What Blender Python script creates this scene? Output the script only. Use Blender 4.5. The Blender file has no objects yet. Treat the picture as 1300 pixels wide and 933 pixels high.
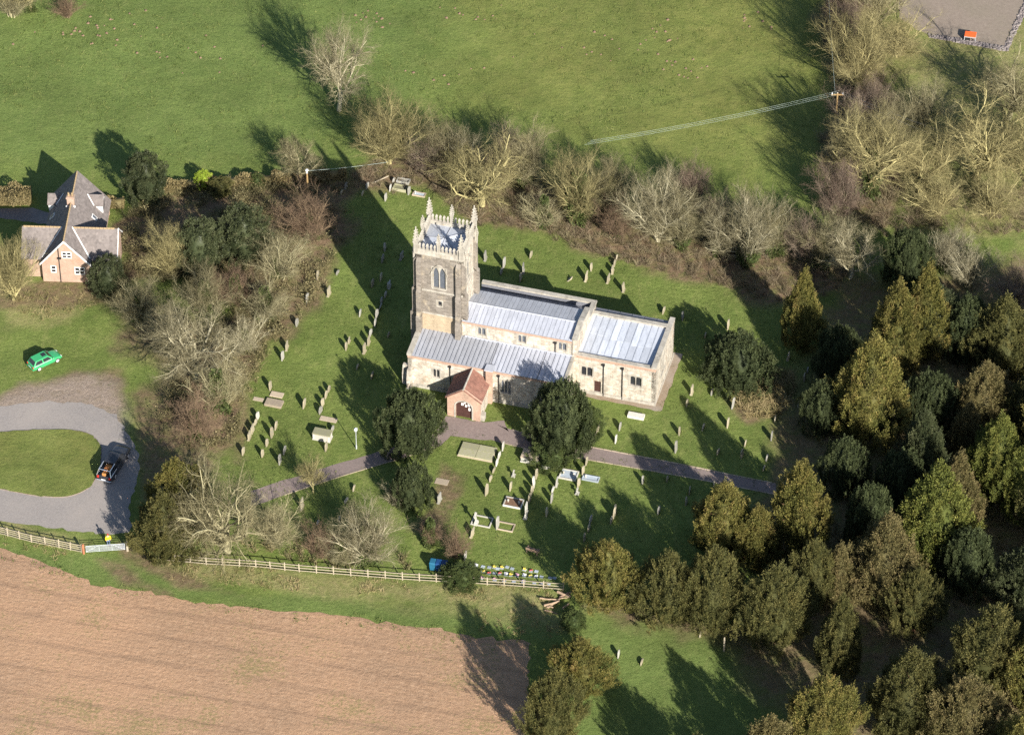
import bpy, bmesh, math, random
import numpy as np
from mathutils import Vector, Matrix

# ------------------------------------------------------------------ camera, sky, sun, exposure
sc = bpy.context.scene
R = math.radians
M_PER_PX = 0.09                      # metres covered by one photo pixel at the middle of the place
PITCH = R(42.2)                      # the aircraft looks down at this angle
FOC = 5000.0                         # focal length in photo pixels (1300 wide)
DIST = FOC * M_PER_PX
CAM = Vector((0, -DIST * math.cos(PITCH), DIST * math.sin(PITCH)))
cam_d = bpy.data.cameras.new('camera')
cam = bpy.data.objects.new('camera', cam_d)
sc.collection.objects.link(cam)
cam.location = CAM
cam.rotation_euler = (math.pi / 2 - PITCH, 0, 0)
cam_d.sensor_width = 36
cam_d.lens = 36 * FOC / 1300
cam_d.clip_start = 5
cam_d.clip_end = 6000
sc.camera = cam

SUN_AZ = R(154.0)                    # clockwise from +Y
SUN_EL = R(26.2)
world = bpy.data.worlds.new('World')
sc.world = world
world.use_nodes = True
wn = world.node_tree
bg = wn.nodes['Background']
sky = wn.nodes.new('ShaderNodeTexSky')
sky.sky_type = 'NISHITA'
sky.sun_disc = False
sky.sun_elevation = SUN_EL
sky.sun_rotation = SUN_AZ
sky.air_density = 1.0
sky.dust_density = 0.6
wn.links.new(sky.outputs[0], bg.inputs[0])
bg.inputs[1].default_value = 0.07
sun_d = bpy.data.lights.new('sun', 'SUN')
sun_d.energy = 5.0
sun_d.angle = R(0.5)
sun_d.color = (1.0, 0.945, 0.85)
sun = bpy.data.objects.new('sun', sun_d)
sc.collection.objects.link(sun)
to_sun = Vector((math.sin(SUN_AZ) * math.cos(SUN_EL), math.cos(SUN_AZ) * math.cos(SUN_EL), math.sin(SUN_EL)))
sun.rotation_euler = to_sun.to_track_quat('Z', 'Y').to_euler()
sun.location = to_sun * 200
sc.view_settings.view_transform = 'Standard'
sc.view_settings.look = 'None'
sc.view_settings.gamma = 1
sc.view_settings.use_curve_mapping = False
sc.view_settings.exposure = 1.12
sc.render.engine = 'CYCLES'
sc.cycles.max_bounces = 5
sc.cycles.diffuse_bounces = 3
sc.cycles.glossy_bounces = 2
sc.cycles.transmission_bounces = 4
sc.cycles.transparent_max_bounces = 6
sc.cycles.use_denoising = False

_s, _c = math.sin(PITCH), math.cos(PITCH)
def G(px, py, z=0.0):
    """survey helper: the point at height z that stands at photo position (px, py)"""
    u, v = (px - 650) / FOC, (466.5 - py) / FOC
    d = Vector((u, _c + v * _s, -_s + v * _c))
    t = (z - CAM.z) / d.z
    return CAM + d * t
def G2(px, py): p = G(px, py); return (p.x, p.y)

# ------------------------------------------------------------------ helpers
COL = sc.collection
def link(o):
    COL.objects.link(o); return o
def tag(o, label=None, cat=None, group=None, kind=None):
    if label: o['label'] = label
    if cat: o['category'] = cat
    if group: o['group'] = group
    if kind: o['kind'] = kind
    return o
def empty(name, loc=(0, 0, 0), rz=0.0, label=None, cat=None, group=None, kind=None):
    o = bpy.data.objects.new(name, None)
    o.location = loc; o.rotation_euler = (0, 0, rz); o.empty_display_size = 0.3
    link(o); return tag(o, label, cat, group, kind)
def place(name, mesh, parent=None, loc=(0, 0, 0), rot=(0, 0, 0), scale=(1, 1, 1), mat=None):
    o = bpy.data.objects.new(name, mesh)
    o.location = loc; o.rotation_euler = rot; o.scale = scale
    if parent: o.parent = parent
    link(o)
    if mat is not None:
        for i, m in enumerate(mat if isinstance(mat, (list, tuple)) else [mat]):
            o.material_slots[i].link = 'OBJECT'; o.material_slots[i].material = m
    return o
def np_mesh(name, verts, faces, mats=(), attrs=None, smooth=False):
    """faces: (n,3) or (n,4) array"""
    me = bpy.data.meshes.new(name)
    verts = np.asarray(verts, np.float32); faces = np.asarray(faces, np.int32)
    k = faces.shape[1]
    me.vertices.add(len(verts)); me.vertices.foreach_set('co', verts.ravel())
    me.loops.add(faces.size); me.loops.foreach_set('vertex_index', faces.ravel())
    me.polygons.add(len(faces)); me.polygons.foreach_set('loop_start', np.arange(0, faces.size, k, dtype=np.int32))
    if smooth: me.polygons.foreach_set('use_smooth', np.ones(len(faces), bool))
    for nm, arr in (attrs or {}).items():
        arr = np.asarray(arr, np.float32)
        if arr.ndim == 1:
            a = me.attributes.new(nm, 'FLOAT', 'POINT'); a.data.foreach_set('value', arr)
        else:
            a = me.attributes.new(nm, 'FLOAT_COLOR', 'POINT'); a.data.foreach_set('color', arr.ravel())
    me.update(calc_edges=True)
    for m in mats: me.materials.append(m)
    return me

class MB:
    """collects simple solids into one mesh"""
    def __init__(s): s.v = []; s.f = []; s.m = []
    def add(s, vs, fs, mi=0, T=None):
        b = len(s.v)
        s.v += [tuple(T @ Vector(p)) if T else tuple(p) for p in vs]
        s.f += [tuple(b + i for i in f) for f in fs]; s.m += [mi] * len(fs)
    def box(s, x0, x1, y0, y1, z0, z1, mi=0, T=None):
        v = [(x0,y0,z0),(x1,y0,z0),(x1,y1,z0),(x0,y1,z0),(x0,y0,z1),(x1,y0,z1),(x1,y1,z1),(x0,y1,z1)]
        s.add(v, [(0,3,2,1),(4,5,6,7),(0,1,5,4),(1,2,6,5),(2,3,7,6),(3,0,4,7)], mi, T)
    def taper(s, x0, x1, y0, y1, z0, z1, k, mi=0):
        cx, cy = (x0+x1)/2, (y0+y1)/2
        f = lambda x, c: c + (x-c)*k
        v = [(x0,y0,z0),(x1,y0,z0),(x1,y1,z0),(x0,y1,z0),(f(x0,cx),f(y0,cy),z1),(f(x1,cx),f(y0,cy),z1),(f(x1,cx),f(y1,cy),z1),(f(x0,cx),f(y1,cy),z1)]
        s.add(v, [(0,3,2,1),(4,5,6,7),(0,1,5,4),(1,2,6,5),(2,3,7,6),(3,0,4,7)], mi)
    def prism(s, poly, axis, a, b, mi=0, T=None):
        """poly 2D list extruded along axis ('x': poly=(y,z), 'y': poly=(x,z), 'z': poly=(x,y))"""
        n = len(poly)
        mk = {'x': lambda p, t: (t, p[0], p[1]), 'y': lambda p, t: (p[0], t, p[1]), 'z': lambda p, t: (p[0], p[1], t)}[axis]
        v = [mk(p, a) for p in poly] + [mk(p, b) for p in poly]
        f = [tuple(range(n)), tuple(range(2*n-1, n-1, -1))] + [(i, i+n, (i+1) % n + n, (i+1) % n) for i in range(n)]
        s.add(v, f, mi, T)
    def tube(s, pts, r, n=6, mi=0, r2=None):
        pts = [Vector(p) for p in pts]; r2 = r if r2 is None else r2
        b = len(s.v); K = len(pts)
        for i, p in enumerate(pts):
            d = (pts[min(i+1, K-1)] - pts[max(i-1, 0)]).normalized()
            a = d.orthogonal().normalized(); c = d.cross(a)
            rr = r + (r2 - r) * i / max(K-1, 1)
            for j in range(n):
                th = 2*math.pi*j/n
                s.v.append(tuple(p + (a*math.cos(th) + c*math.sin(th))*rr))
        for i in range(K-1):
            for j in range(n):
                s.f.append((b+i*n+j, b+i*n+(j+1) % n, b+(i+1)*n+(j+1) % n, b+(i+1)*n+j)); s.m.append(mi)
        s.f.append(tuple(b+j for j in reversed(range(n)))); s.m.append(mi)
        s.f.append(tuple(b+(K-1)*n+j for j in range(n))); s.m.append(mi)
    def ball(s, c, rx, ry, rz, n=8, k=5, mi=0):
        b = len(s.v)
        for i in range(k+1):
            ph = math.pi*i/k
            for j in range(n):
                th = 2*math.pi*j/n
                s.v.append((c[0]+rx*math.sin(ph)*math.cos(th), c[1]+ry*math.sin(ph)*math.sin(th), c[2]+rz*math.cos(ph)))
        for i in range(k):
            for j in range(n):
                s.f.append((b+i*n+j, b+(i+1)*n+j, b+(i+1)*n+(j+1) % n, b+i*n+(j+1) % n)); s.m.append(mi)
    def mesh(s, name, mats, bevel=0.0):
        me = bpy.data.meshes.new(name)
        me.from_pydata(s.v, [], s.f)
        for m in (mats if isinstance(mats, (list, tuple)) else [mats]): me.materials.append(m)
        me.polygons.foreach_set('material_index', s.m)
        bm = bmesh.new(); bm.from_mesh(me)
        bmesh.ops.recalc_face_normals(bm, faces=bm.faces)
        bm.to_mesh(me); bm.free(); me.update()
        return me
    def build(s, name, mats, parent=None, loc=(0,0,0), rot=(0,0,0), bevel=0.0, seg=1):
        o = place(name, s.mesh(name, mats), parent, loc, rot)
        if bevel:
            m = o.modifiers.new('bevel', 'BEVEL'); m.width = bevel; m.segments = seg; m.limit_method = 'ANGLE'
        return o

# ------------------------------------------------------------------ materials
class NT:
    def __init__(s, name):
        s.mat = bpy.data.materials.new(name); s.mat.use_nodes = True
        s.t = s.mat.node_tree; s.n = s.t.nodes; s.l = s.t.links
        s.bsdf = s.n['Principled BSDF']; s.bsdf.inputs['Specular IOR Level'].default_value = 0.25
        s._tc = None
    def node(s, ty, **kw):
        n = s.n.new(ty)
        for k, v in kw.items(): setattr(n, k, v)
        return n
    def put(s, sock, v):
        if hasattr(v, 'links'): s.l.new(v, sock)
        elif isinstance(v, (tuple, list)) and len(v) == 3 and sock.type == 'RGBA': sock.default_value = (*v, 1)
        else: sock.default_value = v
    def obj(s):
        if not s._tc: s._tc = s.node('ShaderNodeTexCoord')
        return s._tc.outputs['Object']
    def map(s, vec, scale=(1,1,1), loc=(0,0,0), rot=(0,0,0)):
        m = s.node('ShaderNodeMapping'); s.l.new(vec, m.inputs[0])
        m.inputs['Scale'].default_value = scale; m.inputs['Location'].default_value = loc; m.inputs['Rotation'].default_value = rot
        return m.outputs[0]
    def noise(s, scale, detail=4, rough=0.6, vec=None, dist=0.0):
        n = s.node('ShaderNodeTexNoise'); s.l.new(vec if vec is not None else s.obj(), n.inputs['Vector'])
        n.inputs['Scale'].default_value = scale; n.inputs['Detail'].default_value = detail
        n.inputs['Roughness'].default_value = rough; n.inputs['Distortion'].default_value = dist
        return n.outputs[0]
    def ramp(s, fac, stops):
        r = s.node('ShaderNodeValToRGB'); s.l.new(fac, r.inputs[0]); cr = r.color_ramp
        while len(cr.elements) < len(stops): cr.elements.new(0.5)
        for e, (p, c) in zip(cr.elements, stops):
            e.position = p; e.color = (*c, 1) if not isinstance(c, (int, float)) else (c, c, c, 1)
        return r.outputs[0]
    def mix(s, fac, a, b, mode='MIX'):
        m = s.node('ShaderNodeMix', data_type='RGBA', blend_type=mode)
        s.put(m.inputs[0], fac); s.put(m.inputs[6], a); s.put(m.inputs[7], b)
        return m.outputs[2]
    def math(s, op, a, b=0.5, clamp=False):
        m = s.node('ShaderNodeMath', operation=op, use_clamp=clamp)
        s.put(m.inputs[0], a); s.put(m.inputs[1], b); return m.outputs[0]
    def attr(s, name, out='Fac'):
        a = s.node('ShaderNodeAttribute', attribute_name=name); return a.outputs[out]
    def rand(s):
        return s.node('ShaderNodeObjectInfo').outputs['Random']
    def bump(s, h, strength=0.5, dist=0.1, prev=None):
        b = s.node('ShaderNodeBump'); s.l.new(h, b.inputs['Height'])
        b.inputs['Strength'].default_value = strength; b.inputs['Distance'].default_value = dist
        if prev is not None: s.l.new(prev, b.inputs['Normal'])
        return b.outputs[0]
    def done(s, color=None, rough=0.9, normal=None, metal=0.0, spec=None):
        if color is not None: s.put(s.bsdf.inputs['Base Color'], color)
        s.put(s.bsdf.inputs['Roughness'], rough); s.put(s.bsdf.inputs['Metallic'], metal)
        if spec is not None: s.bsdf.inputs['Specular IOR Level'].default_value = spec
        if normal is not None: s.l.new(normal, s.bsdf.inputs['Normal'])
        return s.mat

def simple(name, col, rough=0.8, vary=0.15, scale=3.0, metal=0.0, spec=0.25, objvary=0.0):
    t = NT(name)
    d = tuple(c*(1-vary) for c in col); b = tuple(min(1, c*(1+vary)) for c in col)
    c = t.ramp(t.noise(scale, 5, 0.65), [(0.3, d), (0.7, b)])
    if objvary:
        c = t.mix(1.0, c, t.ramp(t.rand(), [(0, 1-objvary), (1, 1.0+objvary)]), 'MULTIPLY')
    return t.done(c, rough, metal=metal, spec=spec)

def wall_uv(t):
    sp = t.node('ShaderNodeSeparateXYZ'); t.l.new(t.obj(), sp.inputs[0])
    u = t.math('ADD', sp.outputs[0], sp.outputs[1])
    c = t.node('ShaderNodeCombineXYZ'); t.l.new(u, c.inputs[0]); t.l.new(sp.outputs[2], c.inputs[1])
    return c.outputs[0], sp
def masonry(name, c1, c2, mortar, bw, bh, stains, blotch=None, msize=0.02, bump=0.6, warp=0.04):
    t = NT(name)
    uv, sp = wall_uv(t)
    w = t.node('ShaderNodeTexNoise'); t.l.new(t.obj(), w.inputs['Vector']); w.inputs['Scale'].default_value = 2.5
    wv = t.node('ShaderNodeVectorMath', operation='MULTIPLY_ADD')
    t.l.new(w.outputs[1], wv.inputs[0]); wv.inputs[1].default_value = (warp, warp, 0); t.l.new(uv, wv.inputs[2])
    b = t.node('ShaderNodeTexBrick'); t.l.new(wv.outputs[0], b.inputs['Vector'])
    b.inputs['Color1'].default_value = (*c1, 1); b.inputs['Color2'].default_value = (*c2, 1); b.inputs['Mortar'].default_value = (*mortar, 1)
    b.inputs['Scale'].default_value = 1; b.inputs['Brick Width'].default_value = bw; b.inputs['Row Height'].default_value = bh
    b.inputs['Mortar Size'].default_value = msize; b.inputs['Mortar Smooth'].default_value = 0.3; b.inputs['Bias'].default_value = -0.1
    col = b.outputs[0]
    col = t.mix(1.0, col, t.ramp(t.noise(1.1, 6, 0.7), [(0.25, 0.72), (0.75, 1.18)]), 'MULTIPLY')
    if blotch:
        for bc, sc_, lo, hi in blotch:
            col = t.mix(t.ramp(t.noise(sc_, 5, 0.7, dist=0.4), [(lo, 0.0), (hi, 0.85)]), col, bc)
    streak = t.noise(1.0, 5, 0.7, vec=t.map(t.obj(), (1.6, 1.6, 0.25)))
    col = t.mix(t.ramp(streak, [(0.5, 0.0), (0.75, stains)]), col, (0.10, 0.085, 0.065))
    nb = t.bump(b.outputs['Fac'], bump, -0.03)
    nb = t.bump(t.noise(7, 5, 0.7), 0.5, 0.04, nb)
    return t.done(col, 0.93, nb)
# ------------------------------------------------------------------ material library
MAT = {}
MAT['stone'] = masonry('limestone rubble', (0.54,0.495,0.42), (0.345,0.30,0.245), (0.51,0.47,0.40), 0.5, 0.25, 0.55,
                       [((0.42,0.31,0.22), 0.8, 0.52, 0.70), ((0.60,0.56,0.49), 1.7, 0.54, 0.70), ((0.22,0.18,0.14), 2.6, 0.54, 0.72)])
MAT['tower_stone'] = masonry('tower ashlar', (0.245,0.215,0.185), (0.15,0.13,0.112), (0.28,0.25,0.21), 0.55, 0.24, 0.6,
                       [((0.42,0.35,0.25), 0.7, 0.55, 0.70), ((0.15,0.12,0.10), 1.5, 0.58, 0.72)])
MAT['pale_stone'] = masonry('dressed pale stone', (0.41,0.38,0.33), (0.32,0.295,0.25), (0.32,0.295,0.255), 0.8, 0.4, 0.7,
                       [((0.45,0.33,0.09), 3.0, 0.64, 0.72)], 0.012, 0.3)
MAT['old_brick'] = masonry('old pink brick', (0.44,0.27,0.20), (0.36,0.22,0.16), (0.45,0.38,0.30), 0.24, 0.085, 0.25,
                       [((0.50,0.36,0.25), 1.0, 0.55, 0.70)], 0.012, 0.4, 0.015)
MAT['orange_brick'] = masonry('ochre brick infill', (0.41,0.32,0.215), (0.35,0.27,0.18), (0.41,0.34,0.25), 0.24, 0.085, 0.2, None, 0.012, 0.4, 0.015)
MAT['house_brick'] = masonry('house brick', (0.38,0.25,0.185), (0.33,0.21,0.155), (0.38,0.31,0.25), 0.225, 0.075, 0.15,
                       [((0.36,0.19,0.12), 0.8, 0.55, 0.7)], 0.012, 0.3, 0.01)

def lead(name, base, vary):
    t = NT(name)
    c = t.mix(t.rand(), tuple(x*(1-vary) for x in base), tuple(min(1, x*(1+vary)) for x in base))
    c = t.mix(t.ramp(t.noise(1.3, 5, 0.7, vec=t.map(t.obj(), (2.2, 0.6, 1))), [(0.42, 0.0), (0.72, 0.6)]), c, tuple(x*0.6 for x in base))
    c = t.mix(t.ramp(t.noise(9, 3, 0.6), [(0.55, 0), (0.8, 0.35)]), c, (0.55, 0.56, 0.58))
    return t.done(c, 0.55, t.bump(t.noise(2.0, 3, 0.6), 0.25, 0.05), metal=0.0, spec=0.35)
MAT['lead_bright'] = lead('weathered lead pale', (0.48, 0.51, 0.575), 0.22)
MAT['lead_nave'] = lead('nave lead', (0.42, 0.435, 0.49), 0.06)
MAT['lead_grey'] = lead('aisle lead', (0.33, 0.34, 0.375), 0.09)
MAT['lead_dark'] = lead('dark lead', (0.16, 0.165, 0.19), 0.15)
MAT['lead_seam'] = simple('lead seam', (0.38, 0.39, 0.43), 0.5, 0.1)

def tile_mat(name, c1, c2, row, colw, lichen):
    t = NT(name)
    uv = t.obj()
    n = t.noise(1.2, 6, 0.7)
    c = t.ramp(n, [(0.3, c1), (0.7, c2)])
    v = t.node('ShaderNodeTexVoronoi'); t.l.new(t.map(uv, (1/colw, 1/colw, 1/row)), v.inputs['Vector']); v.inputs['Scale'].default_value = 1
    c = t.mix(0.45, c, t.mix(1.0, c, t.ramp(v.outputs['Color'], [(0, 0.45), (1, 1.5)]), 'MULTIPLY'))
    c = t.mix(t.ramp(t.noise(2.2, 6, 0.75), [(0.56, 0), (0.72, 0.6)]), c, lichen)
    return t.done(c, 0.85, t.bump(t.noise(9, 4, 0.7), 0.4, 0.03))
MAT['red_tile'] = tile_mat('red pantile', (0.24,0.12,0.088), (0.165,0.082,0.064), 0.3, 0.25, (0.34,0.24,0.18))
MAT['slate_tile'] = tile_mat('brown grey roof tile', (0.20,0.172,0.16), (0.15,0.13,0.122), 0.3, 0.3, (0.23,0.20,0.175))
MAT['ridge_tile'] = simple('lichened ridge tile', (0.29, 0.21, 0.12), 0.9, 0.45, 5)
MAT['white_paint'] = simple('white paint', (0.78, 0.78, 0.76), 0.5, 0.05, 2)
MAT['glass_dark'] = simple('dark leaded glass', (0.025, 0.027, 0.032), 0.18, 0.3, 4, spec=0.5)
MAT['glass_grey'] = simple('wire guarded glass', (0.09, 0.10, 0.12), 0.35, 0.3, 6, spec=0.4)
MAT['black_iron'] = simple('black painted iron', (0.02, 0.02, 0.022), 0.5, 0.2)
MAT['door_wood'] = simple('dark red brown door', (0.055, 0.026, 0.022), 0.6, 0.35, 6)
MAT['paper'] = simple('notice paper', (0.8, 0.8, 0.78), 0.8, 0.03)
MAT['timber'] = simple('weathered pale timber', (0.345, 0.295, 0.22), 0.9, 0.25, 5)
MAT['brown_timber'] = simple('brown timber', (0.22, 0.15, 0.11), 0.9, 0.3, 5)
MAT['rust_log'] = simple('split log', (0.30, 0.215, 0.145), 0.9, 0.35, 5)
MAT['rust_timber'] = simple('reddish post', (0.33, 0.13, 0.07), 0.9, 0.25, 5)
MAT['pole_wood'] = simple('creosoted pole', (0.30, 0.20, 0.09), 0.9, 0.3, 4)
MAT['galv'] = simple('galvanised steel', (0.55, 0.58, 0.62), 0.4, 0.1, 8, metal=0.35)
MAT['wire'] = simple('overhead wire', (0.42, 0.50, 0.46), 0.5, 0.05)
MAT['dark_wire'] = simple('dark overhead wire', (0.12, 0.12, 0.12), 0.5, 0.05)
MAT['porcelain'] = simple('porcelain', (0.8, 0.82, 0.85), 0.2, 0.02)
MAT['blue_plastic'] = simple('blue plastic', (0.012, 0.05, 0.15), 0.45, 0.25, 3)
MAT['teal_plastic'] = simple('teal blue plastic', (0.02, 0.11, 0.19), 0.45, 0.2, 3)
MAT['orange_paint'] = simple('orange painted lid', (0.75, 0.13, 0.03), 0.5, 0.08, 2)
MAT['hi_vis'] = simple('high visibility yellow', (0.80, 0.52, 0.02), 0.7, 0.08, 6)
MAT['denim'] = simple('blue denim', (0.10, 0.14, 0.22), 0.9, 0.15, 6)
MAT['skin'] = simple('skin', (0.52, 0.30, 0.22), 0.6, 0.05)
MAT['red_cap'] = simple('dull red wool', (0.35, 0.05, 0.04), 0.9, 0.1)
MAT['rubber'] = simple('rubber', (0.02, 0.02, 0.02), 0.8, 0.2)
MAT['rim'] = simple('pale wheel trim', (0.62, 0.58, 0.57), 0.35, 0.06, metal=0.2)
MAT['chrome'] = simple('chrome', (0.75, 0.76, 0.78), 0.2, 0.03, metal=0.8)
def carpaint(name, col):
    t = NT(name); t.bsdf.inputs['Coat Weight'].default_value = 0.8; t.bsdf.inputs['Coat Roughness'].default_value = 0.08
    c = t.mix(t.ramp(t.noise(5, 4, 0.6), [(0.4, 0.0), (0.9, 0.25)]), col, (0.25, 0.24, 0.2))
    return t.done(c, 0.35)
MAT['green_paint'] = carpaint('green car paint', (0.03, 0.33, 0.12))
MAT['black_paint'] = carpaint('midnight car paint', (0.012, 0.014, 0.022))
MAT['lamp_red'] = simple('red lens', (0.55, 0.03, 0.02), 0.3, 0.05)
MAT['lamp_white'] = simple('clear lens', (0.7, 0.72, 0.75), 0.15, 0.05)
MAT['coffin_wood'] = simple('polished oak', (0.42, 0.19, 0.06), 0.3, 0.2, 4)
MAT['flowers'] = simple('orange flowers', (0.75, 0.28, 0.10), 0.8, 0.4, 12)
t = NT('clear glass')
t.bsdf.inputs['Transmission Weight'].default_value = 1.0; t.bsdf.inputs['IOR'].default_value = 1.02
MAT['clear_glass'] = t.done((0.75, 0.8, 0.82), 0.03, spec=0.5)
def grave_mat(name, col, lich):
    t = NT(name)
    c = t.mix(t.rand(), tuple(x*0.62 for x in col), tuple(min(1, x*1.15) for x in col))
    c = t.mix(t.ramp(t.noise(4, 5, 0.7), [(0.45, 0), (0.7, 0.75)]), c, lich)
    c = t.mix(t.ramp(t.noise(11, 4, 0.7), [(0.5, 0), (0.75, 0.5)]), c, (0.16, 0.14, 0.11))
    return t.done(c, 0.92, t.bump(t.noise(14, 4, 0.7), 0.4, 0.02))
MAT['grave'] = grave_mat('weathered headstone', (0.36, 0.32, 0.24), (0.36, 0.30, 0.14))
MAT['grave_grey'] = grave_mat('grey headstone', (0.30, 0.29, 0.27), (0.33, 0.31, 0.20))
MAT['grave_pale'] = grave_mat('pale marble headstone', (0.52, 0.50, 0.45), (0.42, 0.39, 0.31))
MAT['slab_moss'] = grave_mat('mossy slab', (0.34, 0.32, 0.22), (0.27, 0.28, 0.11))
MAT['slab_pink'] = grave_mat('buff slab', (0.42, 0.34, 0.26), (0.36, 0.31, 0.2))
MAT['granite'] = grave_mat('blue grey granite', (0.34, 0.39, 0.44), (0.30, 0.33, 0.37))
MAT['soil'] = simple('bare soil', (0.16, 0.095, 0.06), 0.95, 0.3, 5)

# bark, twigs and leaves
def bark(name, col, twig):
    t = NT(name)
    c = t.mix(t.attr('thin'), col, twig)
    c = t.mix(1.0, c, t.ramp(t.noise(1.6, 4, 0.7), [(0.3, 0.6), (0.7, 1.3)]), 'MULTIPLY')
    c = t.mix(1.0, c, t.ramp(t.rand(), [(0, 0.85), (1, 1.15)]), 'MULTIPLY')
    return t.done(c, 0.9, spec=0.15)
BARK = {
    'olive': bark('lichened bark olive', (0.33, 0.30, 0.18), (0.195, 0.170, 0.090)),
    'yellow': bark('lichened bark yellow', (0.40, 0.35, 0.17), (0.215, 0.185, 0.085)),
    'purple': bark('reddish twigs', (0.23, 0.185, 0.135), (0.175, 0.125, 0.095)),
    'pale': bark('pale grey bark', (0.40, 0.365, 0.25), (0.20, 0.175, 0.100)),
    'brown': bark('brown stems', (0.20, 0.145, 0.09), (0.20, 0.135, 0.09)),
    'red': bark('reddish trunk', (0.17, 0.09, 0.06), (0.15, 0.09, 0.06)),
}
def leafmat(name, stops, rough=0.65, transl=0.15):
    t = NT(name)
    c = t.ramp(t.attr('tint'), stops)
    c = t.mix(1.0, c, t.ramp(t.rand(), [(0, 0.85), (1, 1.15)]), 'MULTIPLY')
    c = t.mix(t.ramp(t.noise(0.35, 4, 0.6), [(0.45, 0), (0.7, 0.35)]), c, stops[-1][1])
    m = t.done(c, rough, spec=0.2)
    tr = t.node('ShaderNodeBsdfTranslucent'); t.l.new(c, tr.inputs[0])
    ms = t.node('ShaderNodeMixShader'); ms.inputs[0].default_value = transl
    t.l.new(t.bsdf.outputs[0], ms.inputs[1]); t.l.new(tr.outputs[0], ms.inputs[2])
    t.l.new(ms.outputs[0], t.n['Material Output'].inputs[0])
    return m
LEAF = {
    'yew': leafmat('yew foliage', [(0, (0.028,0.038,0.016)), (0.6, (0.058,0.074,0.030)), (1, (0.115,0.134,0.055))]),
    'holly': leafmat('glossy evergreen foliage', [(0, (0.030,0.040,0.019)), (0.6, (0.064,0.076,0.034)), (1, (0.13,0.14,0.068))], 0.45),
    'golden': leafmat('golden cypress foliage', [(0, (0.058,0.062,0.017)), (0.5, (0.135,0.132,0.034)), (0.85, (0.21,0.18,0.05)), (1, (0.25,0.18,0.065))]),
    'green': leafmat('green cypress foliage', [(0, (0.060,0.074,0.020)), (0.5, (0.125,0.145,0.032)), (1, (0.21,0.20,0.05))]),
    'bronze': leafmat('bronze cypress foliage', [(0, (0.066,0.060,0.024)), (0.5, (0.135,0.118,0.046)), (1, (0.215,0.165,0.075))]),
    'olive': leafmat('olive cypress foliage', [(0, (0.042,0.046,0.016)), (0.5, (0.090,0.090,0.029)), (1, (0.165,0.145,0.048))]),
    'lime': leafmat('lime shrub foliage', [(0, (0.16,0.24,0.02)), (0.5, (0.28,0.36,0.04)), (1, (0.40,0.46,0.08))]),
    'ivy': leafmat('ivy foliage', [(0, (0.035,0.055,0.018)), (0.5, (0.070,0.095,0.028)), (1, (0.13,0.15,0.050))]),
    'bramble': leafmat('bramble thicket', [(0, (0.11,0.088,0.050)), (0.5, (0.215,0.165,0.108)), (0.85, (0.29,0.225,0.15)), (1, (0.30,0.27,0.14))]),
    'scrub': leafmat('olive scrub', [(0, (0.070,0.065,0.028)), (0.5, (0.165,0.145,0.070)), (1, (0.26,0.215,0.11))]),
    'straw': leafmat('dry grass', [(0, (0.12,0.13,0.04)), (0.45, (0.24,0.20,0.09)), (1, (0.42,0.33,0.18))]),
    'hedge': leafmat('clipped brown hedge', [(0, (0.10,0.085,0.035)), (0.5, (0.22,0.175,0.080)), (1, (0.32,0.25,0.13))]),
    'turf': leafmat('coarse grass', [(0, (0.045,0.075,0.016)), (0.5, (0.10,0.14,0.034)), (1, (0.21,0.22,0.075))]),
}

# ------------------------------------------------------------------ noise and polygon tools
def vnoise(x, y, scale, seed):
    rg = np.random.default_rng(seed); N = 128; L = rg.random((N, N))
    u, v = x/scale, y/scale
    i, j = np.floor(u).astype(int), np.floor(v).astype(int); fu, fv = u-i, v-j
    fu = fu*fu*(3-2*fu); fv = fv*fv*(3-2*fv)
    a, b, c, d = L[i % N, j % N], L[(i+1) % N, j % N], L[i % N, (j+1) % N], L[(i+1) % N, (j+1) % N]
    return (a*(1-fu)+b*fu)*(1-fv)+(c*(1-fu)+d*fu)*fv
def fbm(x, y, scale, seed, oct=4):
    r = 0; a = 1; s = 0
    for k in range(oct):
        r = r + a*vnoise(x, y, scale/2**k, seed+k); s += a; a *= 0.55
    return r/s
def inside(poly, x, y):
    """signed distance (positive inside) of points to polygon in metres"""
    P = np.array(poly); n = len(P); c = np.zeros(x.shape, bool); dmin = np.full(x.shape, 1e9)
    for k in range(n):
        ax, ay = P[k]; bx, by = P[(k+1) % n]
        with np.errstate(divide='ignore', invalid='ignore'):
            cond = ((ay > y) != (by > y)) & (x < (bx-ax)*(y-ay)/((by-ay) if by != ay else 1e-9)+ax)
        c ^= cond
        L2 = (bx-ax)**2+(by-ay)**2+1e-12
        t = np.clip(((x-ax)*(bx-ax)+(y-ay)*(by-ay))/L2, 0, 1)
        dmin = np.minimum(dmin, np.hypot(x-ax-t*(bx-ax), y-ay-t*(by-ay)))
    return np.where(c, dmin, -dmin)
def gp(pts): return [G2(*p) for p in pts]
def smooth_poly(pts, n=6, closed=True):
    P = [Vector((p[0], p[1], 0)) for p in pts]; out = []; N = len(P)
    for i in range(N if closed else N-1):
        if closed: p0, p1, p2, p3 = P[i-1], P[i], P[(i+1) % N], P[(i+2) % N]
        else: p0, p1, p2, p3 = P[max(i-1, 0)], P[i], P[i+1], P[min(i+2, N-1)]
        for k in range(n):
            t = k/n
            q = 0.5*((2*p1)+(p2-p0)*t+(2*p0-5*p1+4*p2-p3)*t*t+(3*p1-p0-3*p2+p3)*t**3)
            out.append((q.x, q.y))
    if not closed: out.append((P[-1].x, P[-1].y))
    return out
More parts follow.
